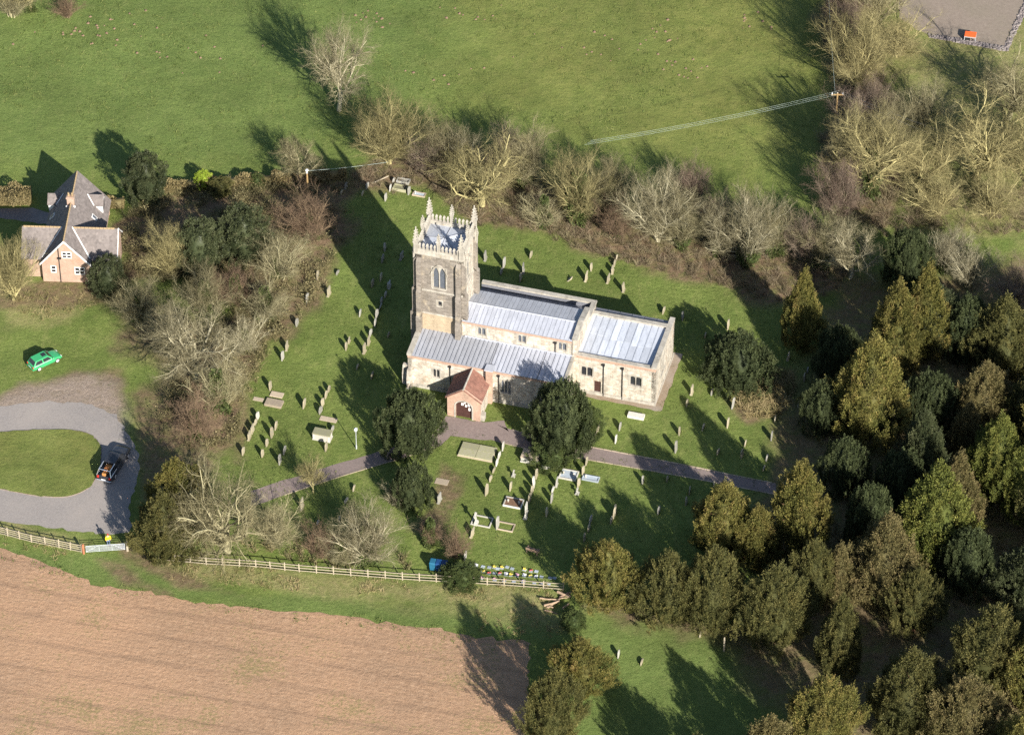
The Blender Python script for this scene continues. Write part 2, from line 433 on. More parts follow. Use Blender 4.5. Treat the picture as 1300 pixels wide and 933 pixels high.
def sheet(name, poly, z, mat, jitter=0.0, seed=0, kind='structure', parent=None):
    """flat ground sheet with a slightly ragged rim"""
    rg = random.Random(seed); P = []
    n = len(poly)
    for i in range(n):
        a, b = Vector(poly[i]), Vector(poly[(i+1) % n])
        k = max(1, int((b-a).length/0.6)) if jitter else 1
        for q in range(k):
            p = a.lerp(b, q/k)
            P.append((p.x+rg.gauss(0, jitter), p.y+rg.gauss(0, jitter), z))
    bm = bmesh.new(); f = bm.faces.new([bm.verts.new(p) for p in P])
    if f.calc_area() and f.normal.z < 0: bmesh.ops.reverse_faces(bm, faces=[f])
    bmesh.ops.triangulate(bm, faces=bm.faces)
    bmesh.ops.recalc_face_normals(bm, faces=bm.faces)
    me = bpy.data.meshes.new(name); bm.to_mesh(me); bm.free(); me.materials.append(mat)
    for p in me.polygons:
        if p.normal.z < 0: p.flip()
    o = place(name, me, parent)
    if parent is None: o['kind'] = kind
    return o

# ------------------------------------------------------------------ the ground
def axis_coords(lo, hi, step, far):
    c = list(np.arange(lo, hi+step/2, step)); g = step
    a, b = lo, hi; left, right = [], []
    while a > -far or b < far:
        g *= 1.35; a -= g; b += g; left.append(a); right.append(b)
    return np.array(left[::-1]+c+right)
gx = axis_coords(-78, 78, 0.45, 1500); gy = axis_coords(-82, 86, 0.5, 1500)
X, Y = np.meshgrid(gx, gy); x, y = X.ravel(), Y.ravel()
n1, n2, n3 = fbm(x, y, 9, 1), fbm(x, y, 3.0, 11), fbm(x, y, 25, 21)
def soft(polypx, w, amp, seed=5):
    d = inside(gp(polypx), x, y) + (fbm(x, y, 4.0, seed)-0.5)*amp*2
    return np.clip((d+w)/(2*w), 0, 1)
dirt = np.zeros_like(x)
SCRUB_N = [(440,238),(505,245),(545,232),(600,285),(690,300),(780,330),(868,352),(950,378),(1010,392),(1060,372),(1075,330),(1010,316),(900,292),(800,268),(690,235),(600,195),(540,190),(440,212)]
SCRUB_W = [(150,285),(225,240),(440,232),(445,300),(425,335),(392,385),(362,420),(330,470),(300,560),(250,575),(190,560),(215,500),(235,440),(300,400),(290,350),(150,360)]
SCRUB_E = [(1055,-30),(1095,30),(1130,120),(1150,230),(1120,300),(1060,260),(1040,200),(1062,120),(1045,20)]
for p, w, a in ((SCRUB_N, 0.8, 2.2), (SCRUB_W, 0.8, 2.6), (SCRUB_E, 1.0, 2.5)):
    dirt = np.maximum(dirt, soft(p, w, a))
WOOD = [(985,540),(1040,450),(1060,360),(1320,330),(1420,900),(1100,1000),(965,870),(925,812),(860,800),(800,782),(750,768),(790,755),(860,780),(960,800),(1000,780),(960,700),(960,630)]
dirt = np.maximum(dirt, soft(WOOD, 1.5, 3.0)*0.85)
for p, w, a in (([(330,425),(360,345),(430,330),(405,395),(352,440)], 0.6, 1.6), ([(560,585),(590,605),(562,690),(520,672),(548,640)], 0.4, 1.0),
                ([(300,500),(322,470),(318,540),(302,585)], 0.6, 1.2), ([(130,360),(330,420),(250,470),(140,440)], 1.2, 3.5),
                ([(150,690),(170,690),(215,722),(300,752),(330,762),(230,745),(160,712)], 0.4, 0.8),
                ([(120,708),(150,712),(215,755),(150,745)], 0.5, 1.0), ([(165,500),(240,470),(260,600),(230,640),(178,640),(180,580)], 0.8, 2.0), ([(0,350),(110,360),(160,372),(0,395)], 0.6, 2.0),
                ([(740,768),(800,762),(880,788),(960,798),(940,815),(850,798),(775,780)], 0.4, 1.0),
                ([(1080,762),(1140,765),(1150,850),(1100,860)], 0.8, 1.6), ([(960,500),(1005,470),(1012,520),(950,538),(920,505)], 0.5, 1.0),
                ([(0,500),(90,470),(150,470),(165,520),(120,520),(0,520)], 0.5, 1.4)):
    dirt = np.maximum(dirt, soft(p, w, a)*0.9)
# bare rim of the field, thin worn turf by the hard court
straw = np.zeros_like(x)
for p, w, a, k in (([(190,705),(350,722),(520,735),(715,748),(700,790),(560,770),(330,748),(230,738)], 0.8, 1.8, 0.75),
                   ([(1095,40),(1320,40),(1320,300),(1150,290),(1140,180)], 2.0, 6, 0.65), ([(0,380),(120,375),(80,410),(0,420)], 0.8, 2.0, 0.7),
                   ([(470,770),(620,790),(720,800),(700,770),(600,762)], 0.8, 1.2, 0.5), ([(0,655),(110,690),(100,700),(0,676)], 0.4, 0.8, 0.8)):
    straw = np.maximum(straw, soft(p, w, a)*k)
lush = np.clip(soft([(-400,-800),(620,-800),(560,60),(500,160),(330,215),(-400,240)], 6, 10)*0.8, 0, 1)
lush = np.maximum(lush, soft([(-300,690),(110,700),(330,752),(720,790),(720,815),(330,775),(150,748),(-300,712)], 0.6, 1.5)*0.85)
lush = np.maximum(lush, soft([(730,780),(960,815),(960,960),(720,960)], 1, 2)*0.9)
olive = np.clip(soft([(560,-800),(2000,-800),(1090,200),(900,230),(700,170),(600,130)], 6, 10), 0, 1)
# worn reddish patches in the pasture
worn = soft([(-60,514),(0,504),(34,492),(80,479),(115,474),(147,487),(160,512),(157,548),(120,545),(60,530),(-60,532)], 0.9, 1.3)
ga = np.stack([dirt, straw, lush, olive], 1); gb = np.stack([worn, n1, n2, n3], 1)
ny, nx = X.shape
idx = np.arange(nx*ny).reshape(ny, nx)
F = np.stack([idx[:-1,:-1], idx[:-1,1:], idx[1:,1:], idx[1:,:-1]], -1).reshape(-1, 4)
t = NT('turf')
sa = t.node('ShaderNodeSeparateColor'); t.l.new(t.attr('mask_a', 'Color'), sa.inputs[0]); al_o = t.attr('mask_a', 'Alpha')
sb = t.node('ShaderNodeSeparateColor'); t.l.new(t.attr('mask_b', 'Color'), sb.inputs[0])
fine = t.noise(2.4, 9, 0.85); mid = t.noise(0.28, 6, 0.65); big = t.noise(0.05, 4, 0.6)
tuft = t.noise(0.9, 6, 0.7, vec=t.map(t.obj(), (1.0, 0.45, 1), rot=(0, 0, 0.5)))
c = t.ramp(fine, [(0.27, (0.055,0.075,0.020)), (0.5, (0.120,0.153,0.039)), (0.76, (0.220,0.238,0.080))])
c = t.mix(t.ramp(mid, [(0.42, 0.0), (0.66, 0.7)]), c, (0.088, 0.124, 0.030))
c = t.mix(t.ramp(tuft, [(0.52, 0.0), (0.75, 0.65)]), c, (0.20, 0.205, 0.072))
c = t.mix(t.math('MULTIPLY', sa.outputs[2], 0.55), c, t.ramp(fine, [(0.3, (0.060,0.098,0.026)), (0.7, (0.140,0.185,0.060))]))
c = t.mix(t.math('MULTIPLY', al_o, t.ramp(big, [(0.35, 0.25), (0.65, 0.8)])), c, t.ramp(t.noise(0.5, 7, 0.75), [(0.3, (0.098,0.118,0.028)), (0.7, (0.195,0.185,0.058))]))
c = t.mix(t.math('MULTIPLY', sa.outputs[1], t.ramp(t.noise(0.7, 6, 0.75), [(0.35, 0.25), (0.6, 1.0)])), c, t.ramp(fine, [(0.3, (0.16,0.14,0.055)), (0.7, (0.33,0.27,0.145))]))
c = t.mix(t.math('MULTIPLY', sa.outputs[0], t.ramp(t.noise(0.6, 7, 0.75), [(0.33, 0.35), (0.55, 1.0)])), c, t.ramp(t.noise(1.3, 7, 0.75), [(0.3, (0.085,0.058,0.036)), (0.55, (0.165,0.115,0.072)), (0.75, (0.25,0.185,0.12))]))
c = t.mix(1.0, c, t.ramp(t.noise(0.11, 4, 0.6), [(0.3, 1.0), (0.7, 1.42)]), 'MULTIPLY')
c = t.mix(t.math('MULTIPLY', sb.outputs[0], t.ramp(t.noise(0.8, 6, 0.75), [(0.3, 0.55), (0.5, 1.0)])), c, t.ramp(t.noise(2.6, 8, 0.8), [(0.28, (0.19,0.145,0.115)), (0.5, (0.285,0.225,0.18)), (0.75, (0.39,0.32,0.265))]))
nb = t.bump(t.noise(2.6, 8, 0.85), 1.0, 0.2)
nb = t.bump(t.noise(0.35, 4, 0.6), 0.6, 0.4, nb)
MAT['turf'] = t.done(c, 0.95, nb, spec=0.1)
me = np_mesh('ground', np.stack([x, y, np.zeros_like(x)], 1), F, [MAT['turf']], {'mask_a': ga, 'mask_b': gb})
tag(place('ground', me), kind='structure')

# ploughed field
t = NT('ploughed soil')
furrow = t.node('ShaderNodeTexWave', wave_type='BANDS', bands_direction='Y'); t.l.new(t.map(t.obj(), (1,1,1), rot=(0,0,R(13))), furrow.inputs['Vector'])
furrow.inputs['Scale'].default_value = 0.55; furrow.inputs['Distortion'].default_value = 5.0; furrow.inputs['Detail'].default_value = 3; furrow.inputs['Detail Scale'].default_value = 0.6
c = t.ramp(t.noise(1.6, 8, 0.8), [(0.24, (0.20,0.125,0.078)), (0.50, (0.36,0.228,0.142)), (0.78, (0.54,0.37,0.245))])
c = t.mix(t.ramp(furrow.outputs[1], [(0.2, 0.0), (0.9, 0.10)]), c, (0.22, 0.14, 0.09))
c = t.mix(t.ramp(t.noise(0.06, 5, 0.65), [(0.4, 0), (0.62, 0.5)]), c, (0.50, 0.30, 0.18))
c = t.mix(t.ramp(t.noise(0.22, 5, 0.7, vec=t.map(t.obj(), (0.5, 2.2, 1), rot=(0,0,R(13)))), [(0.45, 0), (0.7, 0.4)]), c, (0.24, 0.165, 0.11))
c = t.mix(t.ramp(t.math('MULTIPLY', t.noise(2.6, 5, 0.75), t.noise(0.12, 4, 0.6)), [(0.29, 0), (0.36, 0.5)]), c, (0.14, 0.155, 0.05))
tram = t.node('ShaderNodeTexWave', wave_type='BANDS', bands_direction='Y'); t.l.new(t.map(t.obj(), (1,1,1), rot=(0,0,R(13))), tram.inputs['Vector'])
tram.inputs['Scale'].default_value = 0.085; tram.inputs['Distortion'].default_value = 0.9; tram.inputs['Detail'].default_value = 1; tram.inputs['Detail Scale'].default_value = 0.2
c = t.mix(t.math('MULTIPLY', t.ramp(tram.outputs[1], [(0.90, 0.0), (0.95, 0.4), (0.975, 0.05), (1.0, 0.45)]), t.ramp(t.noise(0.3, 4, 0.6), [(0.35, 0.2), (0.6, 1.0)])), c, (0.15, 0.10, 0.07))
nb = t.bump(t.noise(2.4, 7, 0.8), 0.9, 0.18); nb = t.bump(furrow.outputs[1], 0.12, 0.05, nb)
MAT['plough'] = t.done(c, 0.97, nb, spec=0.1)
FIELD = [(-900,600),(-60,682),(0,696),(38,707),(82,725),(117,740),(152,747),(199,753),(248,763),(292,769),(340,773),(404,778),(469,787),(521,795),(566,801),(605,807),(672,815),(665,1000),(700,1700),(-900,1700)]
f2 = smooth_poly(gp(FIELD[1:17]), 5, False)
sheet('field', [G2(*FIELD[0])]+f2+gp(FIELD[17:]), 0.012, MAT['plough'], 0.16, 3)

# lane, verge gravel, churchyard path, hard court
def gravel(name, c1, c2, c3, sc_=3.0, patch=(0.4,0.38,0.36), pamt=0.4):
    t = NT(name)
    c = t.ramp(t.noise(sc_, 8, 0.8), [(0.28, c1), (0.5, c2), (0.75, c3)])
    c = t.mix(t.ramp(t.noise(0.16, 5, 0.65), [(0.42, 0), (0.65, pamt)]), c, patch)
    c = t.mix(t.ramp(t.noise(0.5, 6, 0.75, dist=0.6), [(0.6, 0), (0.72, 0.35)]), c, tuple(v*0.5 for v in c1))
    return t.done(c, 0.92, t.bump(t.noise(6, 5, 0.8), 0.5, 0.05), spec=0.2)
MAT['tarmac'] = gravel('pale worn tarmac', (0.16,0.143,0.134), (0.24,0.217,0.204), (0.335,0.307,0.288), 4, (0.30,0.265,0.24), 0.75)
MAT['grit'] = gravel('beige grit', (0.17,0.13,0.105), (0.245,0.19,0.155), (0.33,0.265,0.22), 3, (0.20,0.17,0.15), 0.5)
MAT['path'] = gravel('pinkish path', (0.165,0.125,0.115), (0.225,0.175,0.16), (0.29,0.235,0.21), 3, (0.15,0.125,0.115), 0.5)
MAT['court'] = gravel('worn hard court', (0.175,0.140,0.115), (0.235,0.19,0.155), (0.30,0.25,0.205), 2.0, (0.20,0.175,0.125), 0.4)
MAT['rubble'] = gravel('grey rubble', (0.10,0.085,0.085), (0.20,0.175,0.17), (0.40,0.36,0.34), 1.8, (0.14,0.115,0.115), 0.5)
MAT['drip'] = gravel('brown drip gravel', (0.17,0.125,0.085), (0.24,0.18,0.125), (0.33,0.26,0.19), 4)
MAT['mole'] = simple('mole soil', (0.19, 0.125, 0.085), 0.95, 0.3, 4)
MAT['drive'] = gravel('dark grit drive', (0.13,0.11,0.105), (0.18,0.155,0.145), (0.23,0.205,0.19), 3)  # driveway gravel in darker tones than the path

verge = smooth_poly(gp([(-40,512),(0,505),(32,492),(80,478),(115,473),(148,486),(163,512),(160,545),(140,548),(100,520),(40,520),(-40,525)]), 5)
road = smooth_poly(gp([(-60,519),(0,515),(45,510.5),(80,510),(105,512),(137,523),(156,541),(172,566),(177,590),(172,618),(163,645),(166,672),(140,678),(103,674.5),(50,668),(0,661),(-60,652),(-400,600),(-400,545)]), 6)
sheet('road', road, 0.008, MAT['tarmac'], 0.11, 6)
island = smooth_poly(gp([(-160,575),(-60,553),(0,549),(51,546),(96,547),(118,554),(127.6,568),(128,583),(125,599),(113,619),(86,630.5),(51,630),(20,625),(0,621),(-60,610),(-160,590)]), 6)
isl = sheet('grass_island', island, 0.10, MAT['turf'], 0.05, 7)
b_ = MB()
for i in range(len(island)):
    p, q = island[i], island[(i+1) % len(island)]
    b_.add([(p[0],p[1],0.0),(q[0],q[1],0.0),(q[0],q[1],0.1),(p[0],p[1],0.1)], [(0,1,2,3)])
b_.build('bank', MAT['grit'], isl)

PATH_A = [(318,634,20),(345,624,20),(380,613,18),(430,597,17),(470,585,17),(520,570,17),(560,556,18)]
PATH_B = [(625,548,22),(660,558,19),(700,567,18),(740,574,17),(800,585,16),(870,598,15),(930,610,14),(985,621,14)]
def ribbon(pts):
    c = smooth_poly([(p[0], p[1]) for p in pts], 4, False); w = np.interp(np.linspace(0, 1, len(c)), np.linspace(0, 1, len(pts)), [p[2] for p in pts])
    up = [G2(a, b-k/2) for (a, b), k in zip(c, w)]; dn = [G2(a, b+k/2) for (a, b), k in zip(c, w)]
    return up, dn
ua, da = ribbon(PATH_A); ub, db = ribbon(PATH_B)
apron = gp([(566,528),(614,536),(640,534),(646,548)])
sheet('path', ua[:-1]+apron+ub[1:]+db[::-1]+[G2(598,557),G2(572,553)]+da[::-1], 0.006, MAT['path'], 0.05, 8)
ks = MB(); ks.box(-0.46, 0.46, -0.06, 0.06, -0.02, 0.06); ks_me = ks.mesh('kerb_stone', MAT['slab_pink'])
pobj = bpy.data.objects['path']
for line in (ub[3:], db[2:], da[6:]):
    P_ = np.array(line); seg = np.hypot(*np.diff(P_, axis=0).T); cum = np.concatenate([[0], np.cumsum(seg)])
    for q in np.arange(0.5, cum[-1]-.5, 0.97):
        a = [np.interp(q, cum, P_[:, k]) for k in (0, 1)]; b = [np.interp(q+.1, cum, P_[:, k]) for k in (0, 1)]
        place('kerb_stone', ks_me, pobj, (a[0], a[1], 0), (0, 0, math.atan2(b[1]-a[1], b[0]-a[0])+random.Random(q).uniform(-.03, .03)))
court = gp([(1135,-60),(1142,22),(1160,36),(1182,45),(1230,54),(1277,63),(1302,4),(1330,-60)])
sheet('hard_court', court, 0.006, MAT['court'], 0.12, 9)
rb = [G2(*p) for p in ((1178,43),(1230,52),(1275,60),(1300,2),(1320,-60))]; rb2 = [G2(*p) for p in ((1180,48),(1230,57),(1279,66),(1308,4),(1330,-60))]
rub = sheet('rubble_border', rb+rb2[::-1], 0.010, MAT['rubble'], 0.06, 10)
rg_ = random.Random(3); st_ = MB()
for k in range(900):
    u = rg_.uniform(0, 3.999); i_ = int(u); f_ = u-i_; g_ = rg_.random()
    a = Vector(rb[i_]).lerp(Vector(rb[i_+1]), f_); b = Vector(rb2[i_]).lerp(Vector(rb2[i_+1]), f_); p = a.lerp(b, g_); q = rg_.uniform(.05, .15)
    st_.taper(p.x-q, p.x+q, p.y-q*.8, p.y+q*.8, 0, q*1.2, rg_.uniform(.4, .8))
tag(st_.build('stones', MAT['rubble'], rub), kind='stuff')
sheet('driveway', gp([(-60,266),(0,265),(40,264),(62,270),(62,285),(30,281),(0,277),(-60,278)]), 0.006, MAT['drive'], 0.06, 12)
# ------------------------------------------------------------------ the church
CH = empty('church', (*G2(831, 515), 0), -math.atan2(0.27, 0.963),
           'medieval stone church with pinnacled west tower and lead roofs', 'church')
E_ = 0.09
def wall(name, p0, p1, z0, z1, holes=(), t=0.45, mat='stone', parent=CH, cap=None):
    """upright wall from p0 to p1 (outer face on the right-hand side of the walk), holes = (u0,u1,za,zb)"""
    p0, p1 = Vector((*p0, 0)), Vector((*p1, 0)); d = (p1-p0); L = d.length; d /= L; n = Vector((d.y, -d.x, 0))
    us = sorted({0.0, L, *[h[0] for h in holes], *[h[1] for h in holes]}); zs = sorted({z0, z1, *[h[2] for h in holes], *[h[3] for h in holes]})
    b = MB(); P = lambda u, z, dep: tuple(p0+d*u-n*dep+Vector((0, 0, z)))
    for i in range(len(us)-1):
        for j in range(len(zs)-1):
            uc, zc = (us[i]+us[i+1])/2, (zs[j]+zs[j+1])/2
            if any(h[0] < uc < h[1] and h[2] < zc < h[3] for h in holes): continue
            b.add([P(us[i],zs[j],0),P(us[i+1],zs[j],0),P(us[i+1],zs[j+1],0),P(us[i],zs[j+1],0)], [(0,1,2,3)])
    for (a, c, e, f) in holes:
        q = [P(a,e,0),P(c,e,0),P(c,f,0),P(a,f,0),P(a,e,.3),P(c,e,.3),P(c,f,.3),P(a,f,.3)]
        b.add(q, [(0,1,5,4),(1,2,6,5),(2,3,7,6),(3,0,4,7)])
    v = [P(0,z0,0),P(L,z0,0),P(L,z1,0),P(0,z1,0),P(0,z0,t),P(L,z0,t),P(L,z1,t),P(0,z1,t)]
    b.add(v, [(4,7,6,5),(3,2,6,7),(0,3,7,4),(1,5,6,2)])
    o = b.build(name, MAT[mat], parent)
    o['_f'] = 0; del o['_f']
    return o, (p0, d, n)
def arch_pts(u0, u1, zs, zt, pointed, n=7):
    """outline of a window light from springing zs to top zt"""
    uc = (u0+u1)/2; hw = (u1-u0)/2; out = []
    for i in range(n+1):
        a = i/n
        if pointed: 
            u = u0+hw*a; z = zs+(zt-zs)*math.sin(a*math.pi/2)**0.75
        else:
            th = math.pi*(1-a/2); u = uc+hw*math.cos(th); z = zs+(zt-zs)*math.sin(th)
        out.append((u, z))
    return out+[(2*uc-u, z) for u, z in out[-2::-1]]
def window(frame, u0, u1, z0, z1, lights, parent, spring=None, pointed=True, glass='glass_dark', hood=False, name='window', tracery=False):
    """stone window set into a hole: frame with arched lights, mullions, glass panes"""
    p0, d, n = frame
    spring = z1-(u1-u0)*0.35 if spring is None else spring
    P = lambda u, z, dep: tuple(p0+d*u-n*dep+Vector((0, 0, z)))
    b = MB(); fr = 0.09; w = (u1-u0-fr*(lights+1))/lights
    for k in range(lights+1):
        a = u0+k*(w+fr); v = [P(a,z0,.08),P(a+fr,z0,.08),P(a+fr,z1,.08),P(a,z1,.08),P(a,z0,.26),P(a+fr,z0,.26),P(a+fr,z1,.26),P(a,z1,.26)]
        b.add(v, [(0,1,2,3),(0,3,7,4),(1,5,6,2)])
    for k in range(lights):
        a = u0+fr+k*(w+fr)
        top = arch_pts(a, a+w, spring, z1-0.07, pointed)
        for i in range(len(top)-1):
            (ua_, za), (ub_, zb) = top[i], top[i+1]
            b.add([P(ua_,za,.085),P(ub_,zb,.085),P(ub_,z1,.085),P(ua_,z1,.085),P(ua_,za,.24),P(ub_,zb,.24)], [(0,1,2,3),(0,4,5,1)])
    # sill
    b.add([P(u0-.1,z0-.14,-.06),P(u1+.1,z0-.14,-.06),P(u1+.1,z0,-.03),P(u0-.1,z0,-.03),P(u0-.1,z0-.14,.02),P(u1+.1,z0-.14,.02),P(u1+.1,z0+.005,.1),P(u0-.1,z0+.005,.1)],
          [(0,1,2,3),(3,2,6,7),(0,3,7,4),(1,5,6,2),(0,4,5,1)])
    # surround of dressed stone
    for (a, c) in ((u0-.16, u0), (u1, u1+.16)):
        b.add([P(a,z0-.02,-.02),P(c,z0-.02,-.02),P(c,z1+.16,-.02),P(a,z1+.16,-.02),P(a,z0-.02,.02),P(c,z0-.02,.02),P(c,z1+.16,.02),P(a,z1+.16,.02)], [(0,1,2,3),(0,3,7,4),(1,5,6,2),(3,2,6,7)])
    b.add([P(u0,z1,-.02),P(u1,z1,-.02),P(u1,z1+.16,-.02),P(u0,z1+.16,-.02),P(u0,z1,.1),P(u1,z1,.1),P(u0,z1+.16,.02),P(u1,z1+.16,.02)], [(0,1,2,3),(0,4,5,1),(3,2,7,6)])
    if hood:
        pts = arch_pts(u0-.22, u1+.22, spring-.1, z1+.35, True)
        for i in range(len(pts)-1):
            (ua_, za), (ub_, zb) = pts[i], pts[i+1]
            b.add([P(ua_,za,-.11),P(ub_,zb,-.11),P(ub_,zb+.14,-.11),P(ua_,za+.14,-.11),P(ua_,za,.01),P(ub_,zb,.01),P(ub_,zb+.14,.01),P(ua_,za+.14,.01)], [(0,1,2,3),(3,2,6,7),(0,4,5,1)])
    o = b.build(name, MAT['pale_stone'], parent)
    for k in range(lights):
        a = u0+fr+k*(w+fr)
        g = MB(); g.add([P(a,z0,.2),P(a+w,z0,.2),P(a+w,z1-.03,.2),P(a,z1-.03,.2)], [(0,1,2,3)])
        pane = g.build('pane', MAT[glass], o)
        # lead / iron bars on the pane would be a pixel wide: kept as saddle bars
    return o
def lead_roof(name, c00, c10, c01, c11, nstrips, parent, mat='lead_grey', seam=0.05, rows=1, strip_name='lead_sheet', skip=()):
    """roof plane split into separately laid sheets; c00-c10 is the eave, c01-c11 the top edge"""
    c00, c10, c01, c11 = map(Vector, (c00, c10, c01, c11))
    b = MB(); dn = Vector((0, 0, -0.10))
    b.add([c00+dn*.35, c10+dn*.35, c11+dn*.35, c01+dn*.35, c00+dn, c10+dn, c11+dn, c01+dn], [(0,1,2,3),(4,7,6,5),(0,4,5,1),(1,5,6,2),(2,6,7,3),(3,7,4,0)])
    base = b.build(name, MAT['lead_dark'], parent)
    P = lambda u, v: (c00.lerp(c10, u)).lerp(c01.lerp(c11, u), v)
    rg = random.Random(len(name)+nstrips)
    nrm = (c10-c00).cross(c01-c00).normalized()
    lenu = (c10-c00).length
    for i in range(nstrips):
        cuts = [0]+sorted((k+1)/rows+rg.uniform(-.07, .07) for k in range(rows-1))+[1]
        for j in range(rows):
            g = MB(); u0, u1 = i/nstrips+0.012/lenu, (i+1)/nstrips-0.012/lenu; v0, v1 = cuts[j]-(0.012 if j else 0), cuts[j+1]
            h0 = nrm*(0.012*j+0.004); h1 = nrm*(0.012*j-0.002); ed = nrm*0.05
            a, q, r_, s_ = P(u0, v0)+h0, P(u1, v0)+h0, P(u1, v1)+h1, P(u0, v1)+h1
            g.add([a, q, r_, s_, a-ed, q-ed, r_-ed, s_-ed], [(0,1,2,3),(0,4,5,1),(1,5,6,2),(2,6,7,3),(3,7,4,0)])
            # roll along the east edge of each sheet
            u2 = u1-seam/lenu
            g.add([P(u2,v0)+h0, P(u1,v0)+h0, P(u2,v0)+h0+nrm*seam, P(u1,v0)+h0+nrm*seam, P(u2,v1)+h1, P(u1,v1)+h1, P(u2,v1)+h1+nrm*seam, P(u1,v1)+h1+nrm*seam],
                  [(0,1,3,2),(2,3,7,6),(0,2,6,4),(1,5,7,3),(4,6,7,5)])
            g.build(strip_name, MAT[mat], base)
    return base
# key dimensions in metres: x east, y north, origin at the chancel's south-east corner
XC, XN, XT = -9.55, -22.6, -27.85          # chancel west end, nave west end, tower west face
YA, YN = -4.2, 5.4                          # south aisle front, nave north side
# chancel ---------------------------------------------------------
w_, fS = wall('chancel_wall', (XC, 0), (0, 0), 0, 5.1, [(0.85, 2.25, 2.55, 3.95), (6.55, 7.95, 2.45, 3.85), (2.45, 3.25, 0.1, 2.1)])
window(fS, 0.85, 2.25, 2.55, 3.95, 2, w_, 3.6, False)
window(fS, 6.55, 7.95, 2.45, 3.85, 2, w_, 3.5, False)
d_ = MB(); d_.box(XC+2.45, XC+3.25, 0.16, 0.24, 0.1, 2.1); d_.build('priest_door', MAT['door_wood'], w_)
wall('east_wall', (0, 0), (0, 8.75), 0, 5.6, [(2.6, 4.9, 2.0, 4.6)])[0]
e_, fE = bpy.data.objects['east_wall'], (Vector((0, 0, 0)), Vector((0, 1, 0)), Vector((1, 0, 0)))
window(fE, 2.6, 4.9, 2.0, 4.6, 3, e_, 3.9, True)
wall('north_wall', (0, 8.75), (XC, 8.75), 0, 5.0)
b = MB(); b.box(XC+.0, 0.02, -0.03, 0.42, 5.1, 5.5); b.build('brick_parapet', MAT['old_brick'], CH)
b = MB(); b.box(XC, 0.06, -0.06, 0.45, 5.5, 5.6); b.build('coping', MAT['pale_stone'], CH)
b = MB(); b.box(-0.52, 0.06, -0.06, 8.82, 5.6, 5.78); b.build('coping', MAT['pale_stone'], CH)
b = MB(); b.box(-0.46, 0.04, 0.45, 8.75, 5.2, 5.6); b.build('parapet', MAT['stone'], CH)
b = MB(); b.box(XC, -0.5, 7.05, 7.45, 5.0, 5.72); b.box(XC, -0.5, 6.98, 7.52, 5.72, 5.84); b.build('roof_wall', MAT['pale_stone'], CH)
cr = lead_roof('chancel_roof', (XC+.1, .45, 5.22), (-.5, .45, 5.22), (XC+.1, 7.05, 5.52), (-.5, 7.05, 5.52), 11, CH, 'lead_bright', 0.045, 2)
lead_roof('vestry_roof', (-.5, 8.75, 5.2), (XC+.4, 8.75, 5.2), (-.5, 7.5, 5.5), (XC+.4, 7.5, 5.5), 6, CH, 'lead_dark', 0.04, 1)
for px_ in (3.55, 5.75):
    b = MB(); b.tube([(XC+px_, -.09, .1), (XC+px_, -.09, 4.7)], 0.055, 6); b.box(XC+px_-.14, XC+px_+.14, -.25, -.02, 4.7, 4.95); b.build('downpipe', MAT['black_iron'], w_)
dr = sheet('gravel_strip', [(XC, -0.75), (0.75, -0.75), (0.95, -0.5), (0.95, 9.3), (0, 9.3), (0, 0), (XC, 0)], 0.03, MAT['drip'], 0.05, 31, parent=CH)
# nave ------------------------------------------------------------
nw = [((XN - XN) + 1.75 + k*4.72, (XN - XN) + 2.75 + k*4.72, 5.75, 6.85) for k in range(3)]
n_, fN = wall('clerestory_wall', (XN, 0.03), (XC, 0.03), 4.6, 7.05, nw)
for h in nw: window(fN, h[0], h[1], h[2], h[3], 2, n_, 6.5, False, 'glass_grey')
b = MB(); b.box(XN, XC, -0.02, 0.45, 7.05, 7.45); b.build('brick_parapet', MAT['old_brick'], CH)
wall('nave_north_wall', (XC, YN), (XN, YN), 5.5, 7.4)
lead_roof('nave_roof', (XN, -.08, 7.5), (XC-.1, -.08, 7.5), (XN, 2.7, 7.95), (XC-.1, 2.7, 7.95), 26, CH, 'lead_nave', 0.02, 1)
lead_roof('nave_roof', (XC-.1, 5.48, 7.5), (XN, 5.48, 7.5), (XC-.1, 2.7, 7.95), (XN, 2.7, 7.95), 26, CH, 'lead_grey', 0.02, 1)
b = MB(); b.tube([(XN, 2.7, 7.98), (XC-.1, 2.7, 7.98)], 0.07, 6); b.build('ridge_roll', MAT['lead_seam'], CH)
b = MB(); b.prism([(-.12, 5.0), (5.52, 5.0), (5.52, 7.72), (2.7, 8.18), (-.12, 7.72)], 'x', XC-.1, XC+.38); b.build('gable_wall', MAT['stone'], CH)
b = MB(); b.prism([(-.2, 7.72), (2.7, 8.18), (5.6, 7.72), (5.6, 7.86), (2.7, 8.33), (-.2, 7.86)], 'x', XC-.18, XC+.45); b.build('coping', MAT['pale_stone'], CH)
# north aisle
wall('north_aisle_wall', (XC+.4, 8.5), (XN, 8.5), 0, 6.2)
wall('aisle_end_wall', (XC+.4, YN), (XC+.4, 8.5), 4.5, 6.3)
b = MB(); b.box(XN, XC+.5, 8.05, 8.56, 6.2, 6.45); b.box(XC-.05, XC+.5, 5.55, 8.05, 6.3, 6.5); b.build('coping', MAT['pale_stone'], CH)
b = MB(); b.box(XN, XC, 8.02, 8.08, 5.5, 6.2); b.build('shade_strip', MAT['lead_dark'], CH)  # dark strip on the parapet's inner face, standing in for the nave's shade
lead_roof('north_aisle_roof', (XC, 8.02, 5.65), (XN, 8.02, 5.65), (XC, 5.55, 6.3), (XN, 5.55, 6.3), 20, CH, 'lead_dark', 0.03, 1)  # shade behind the nave put into the colour by using darker lead
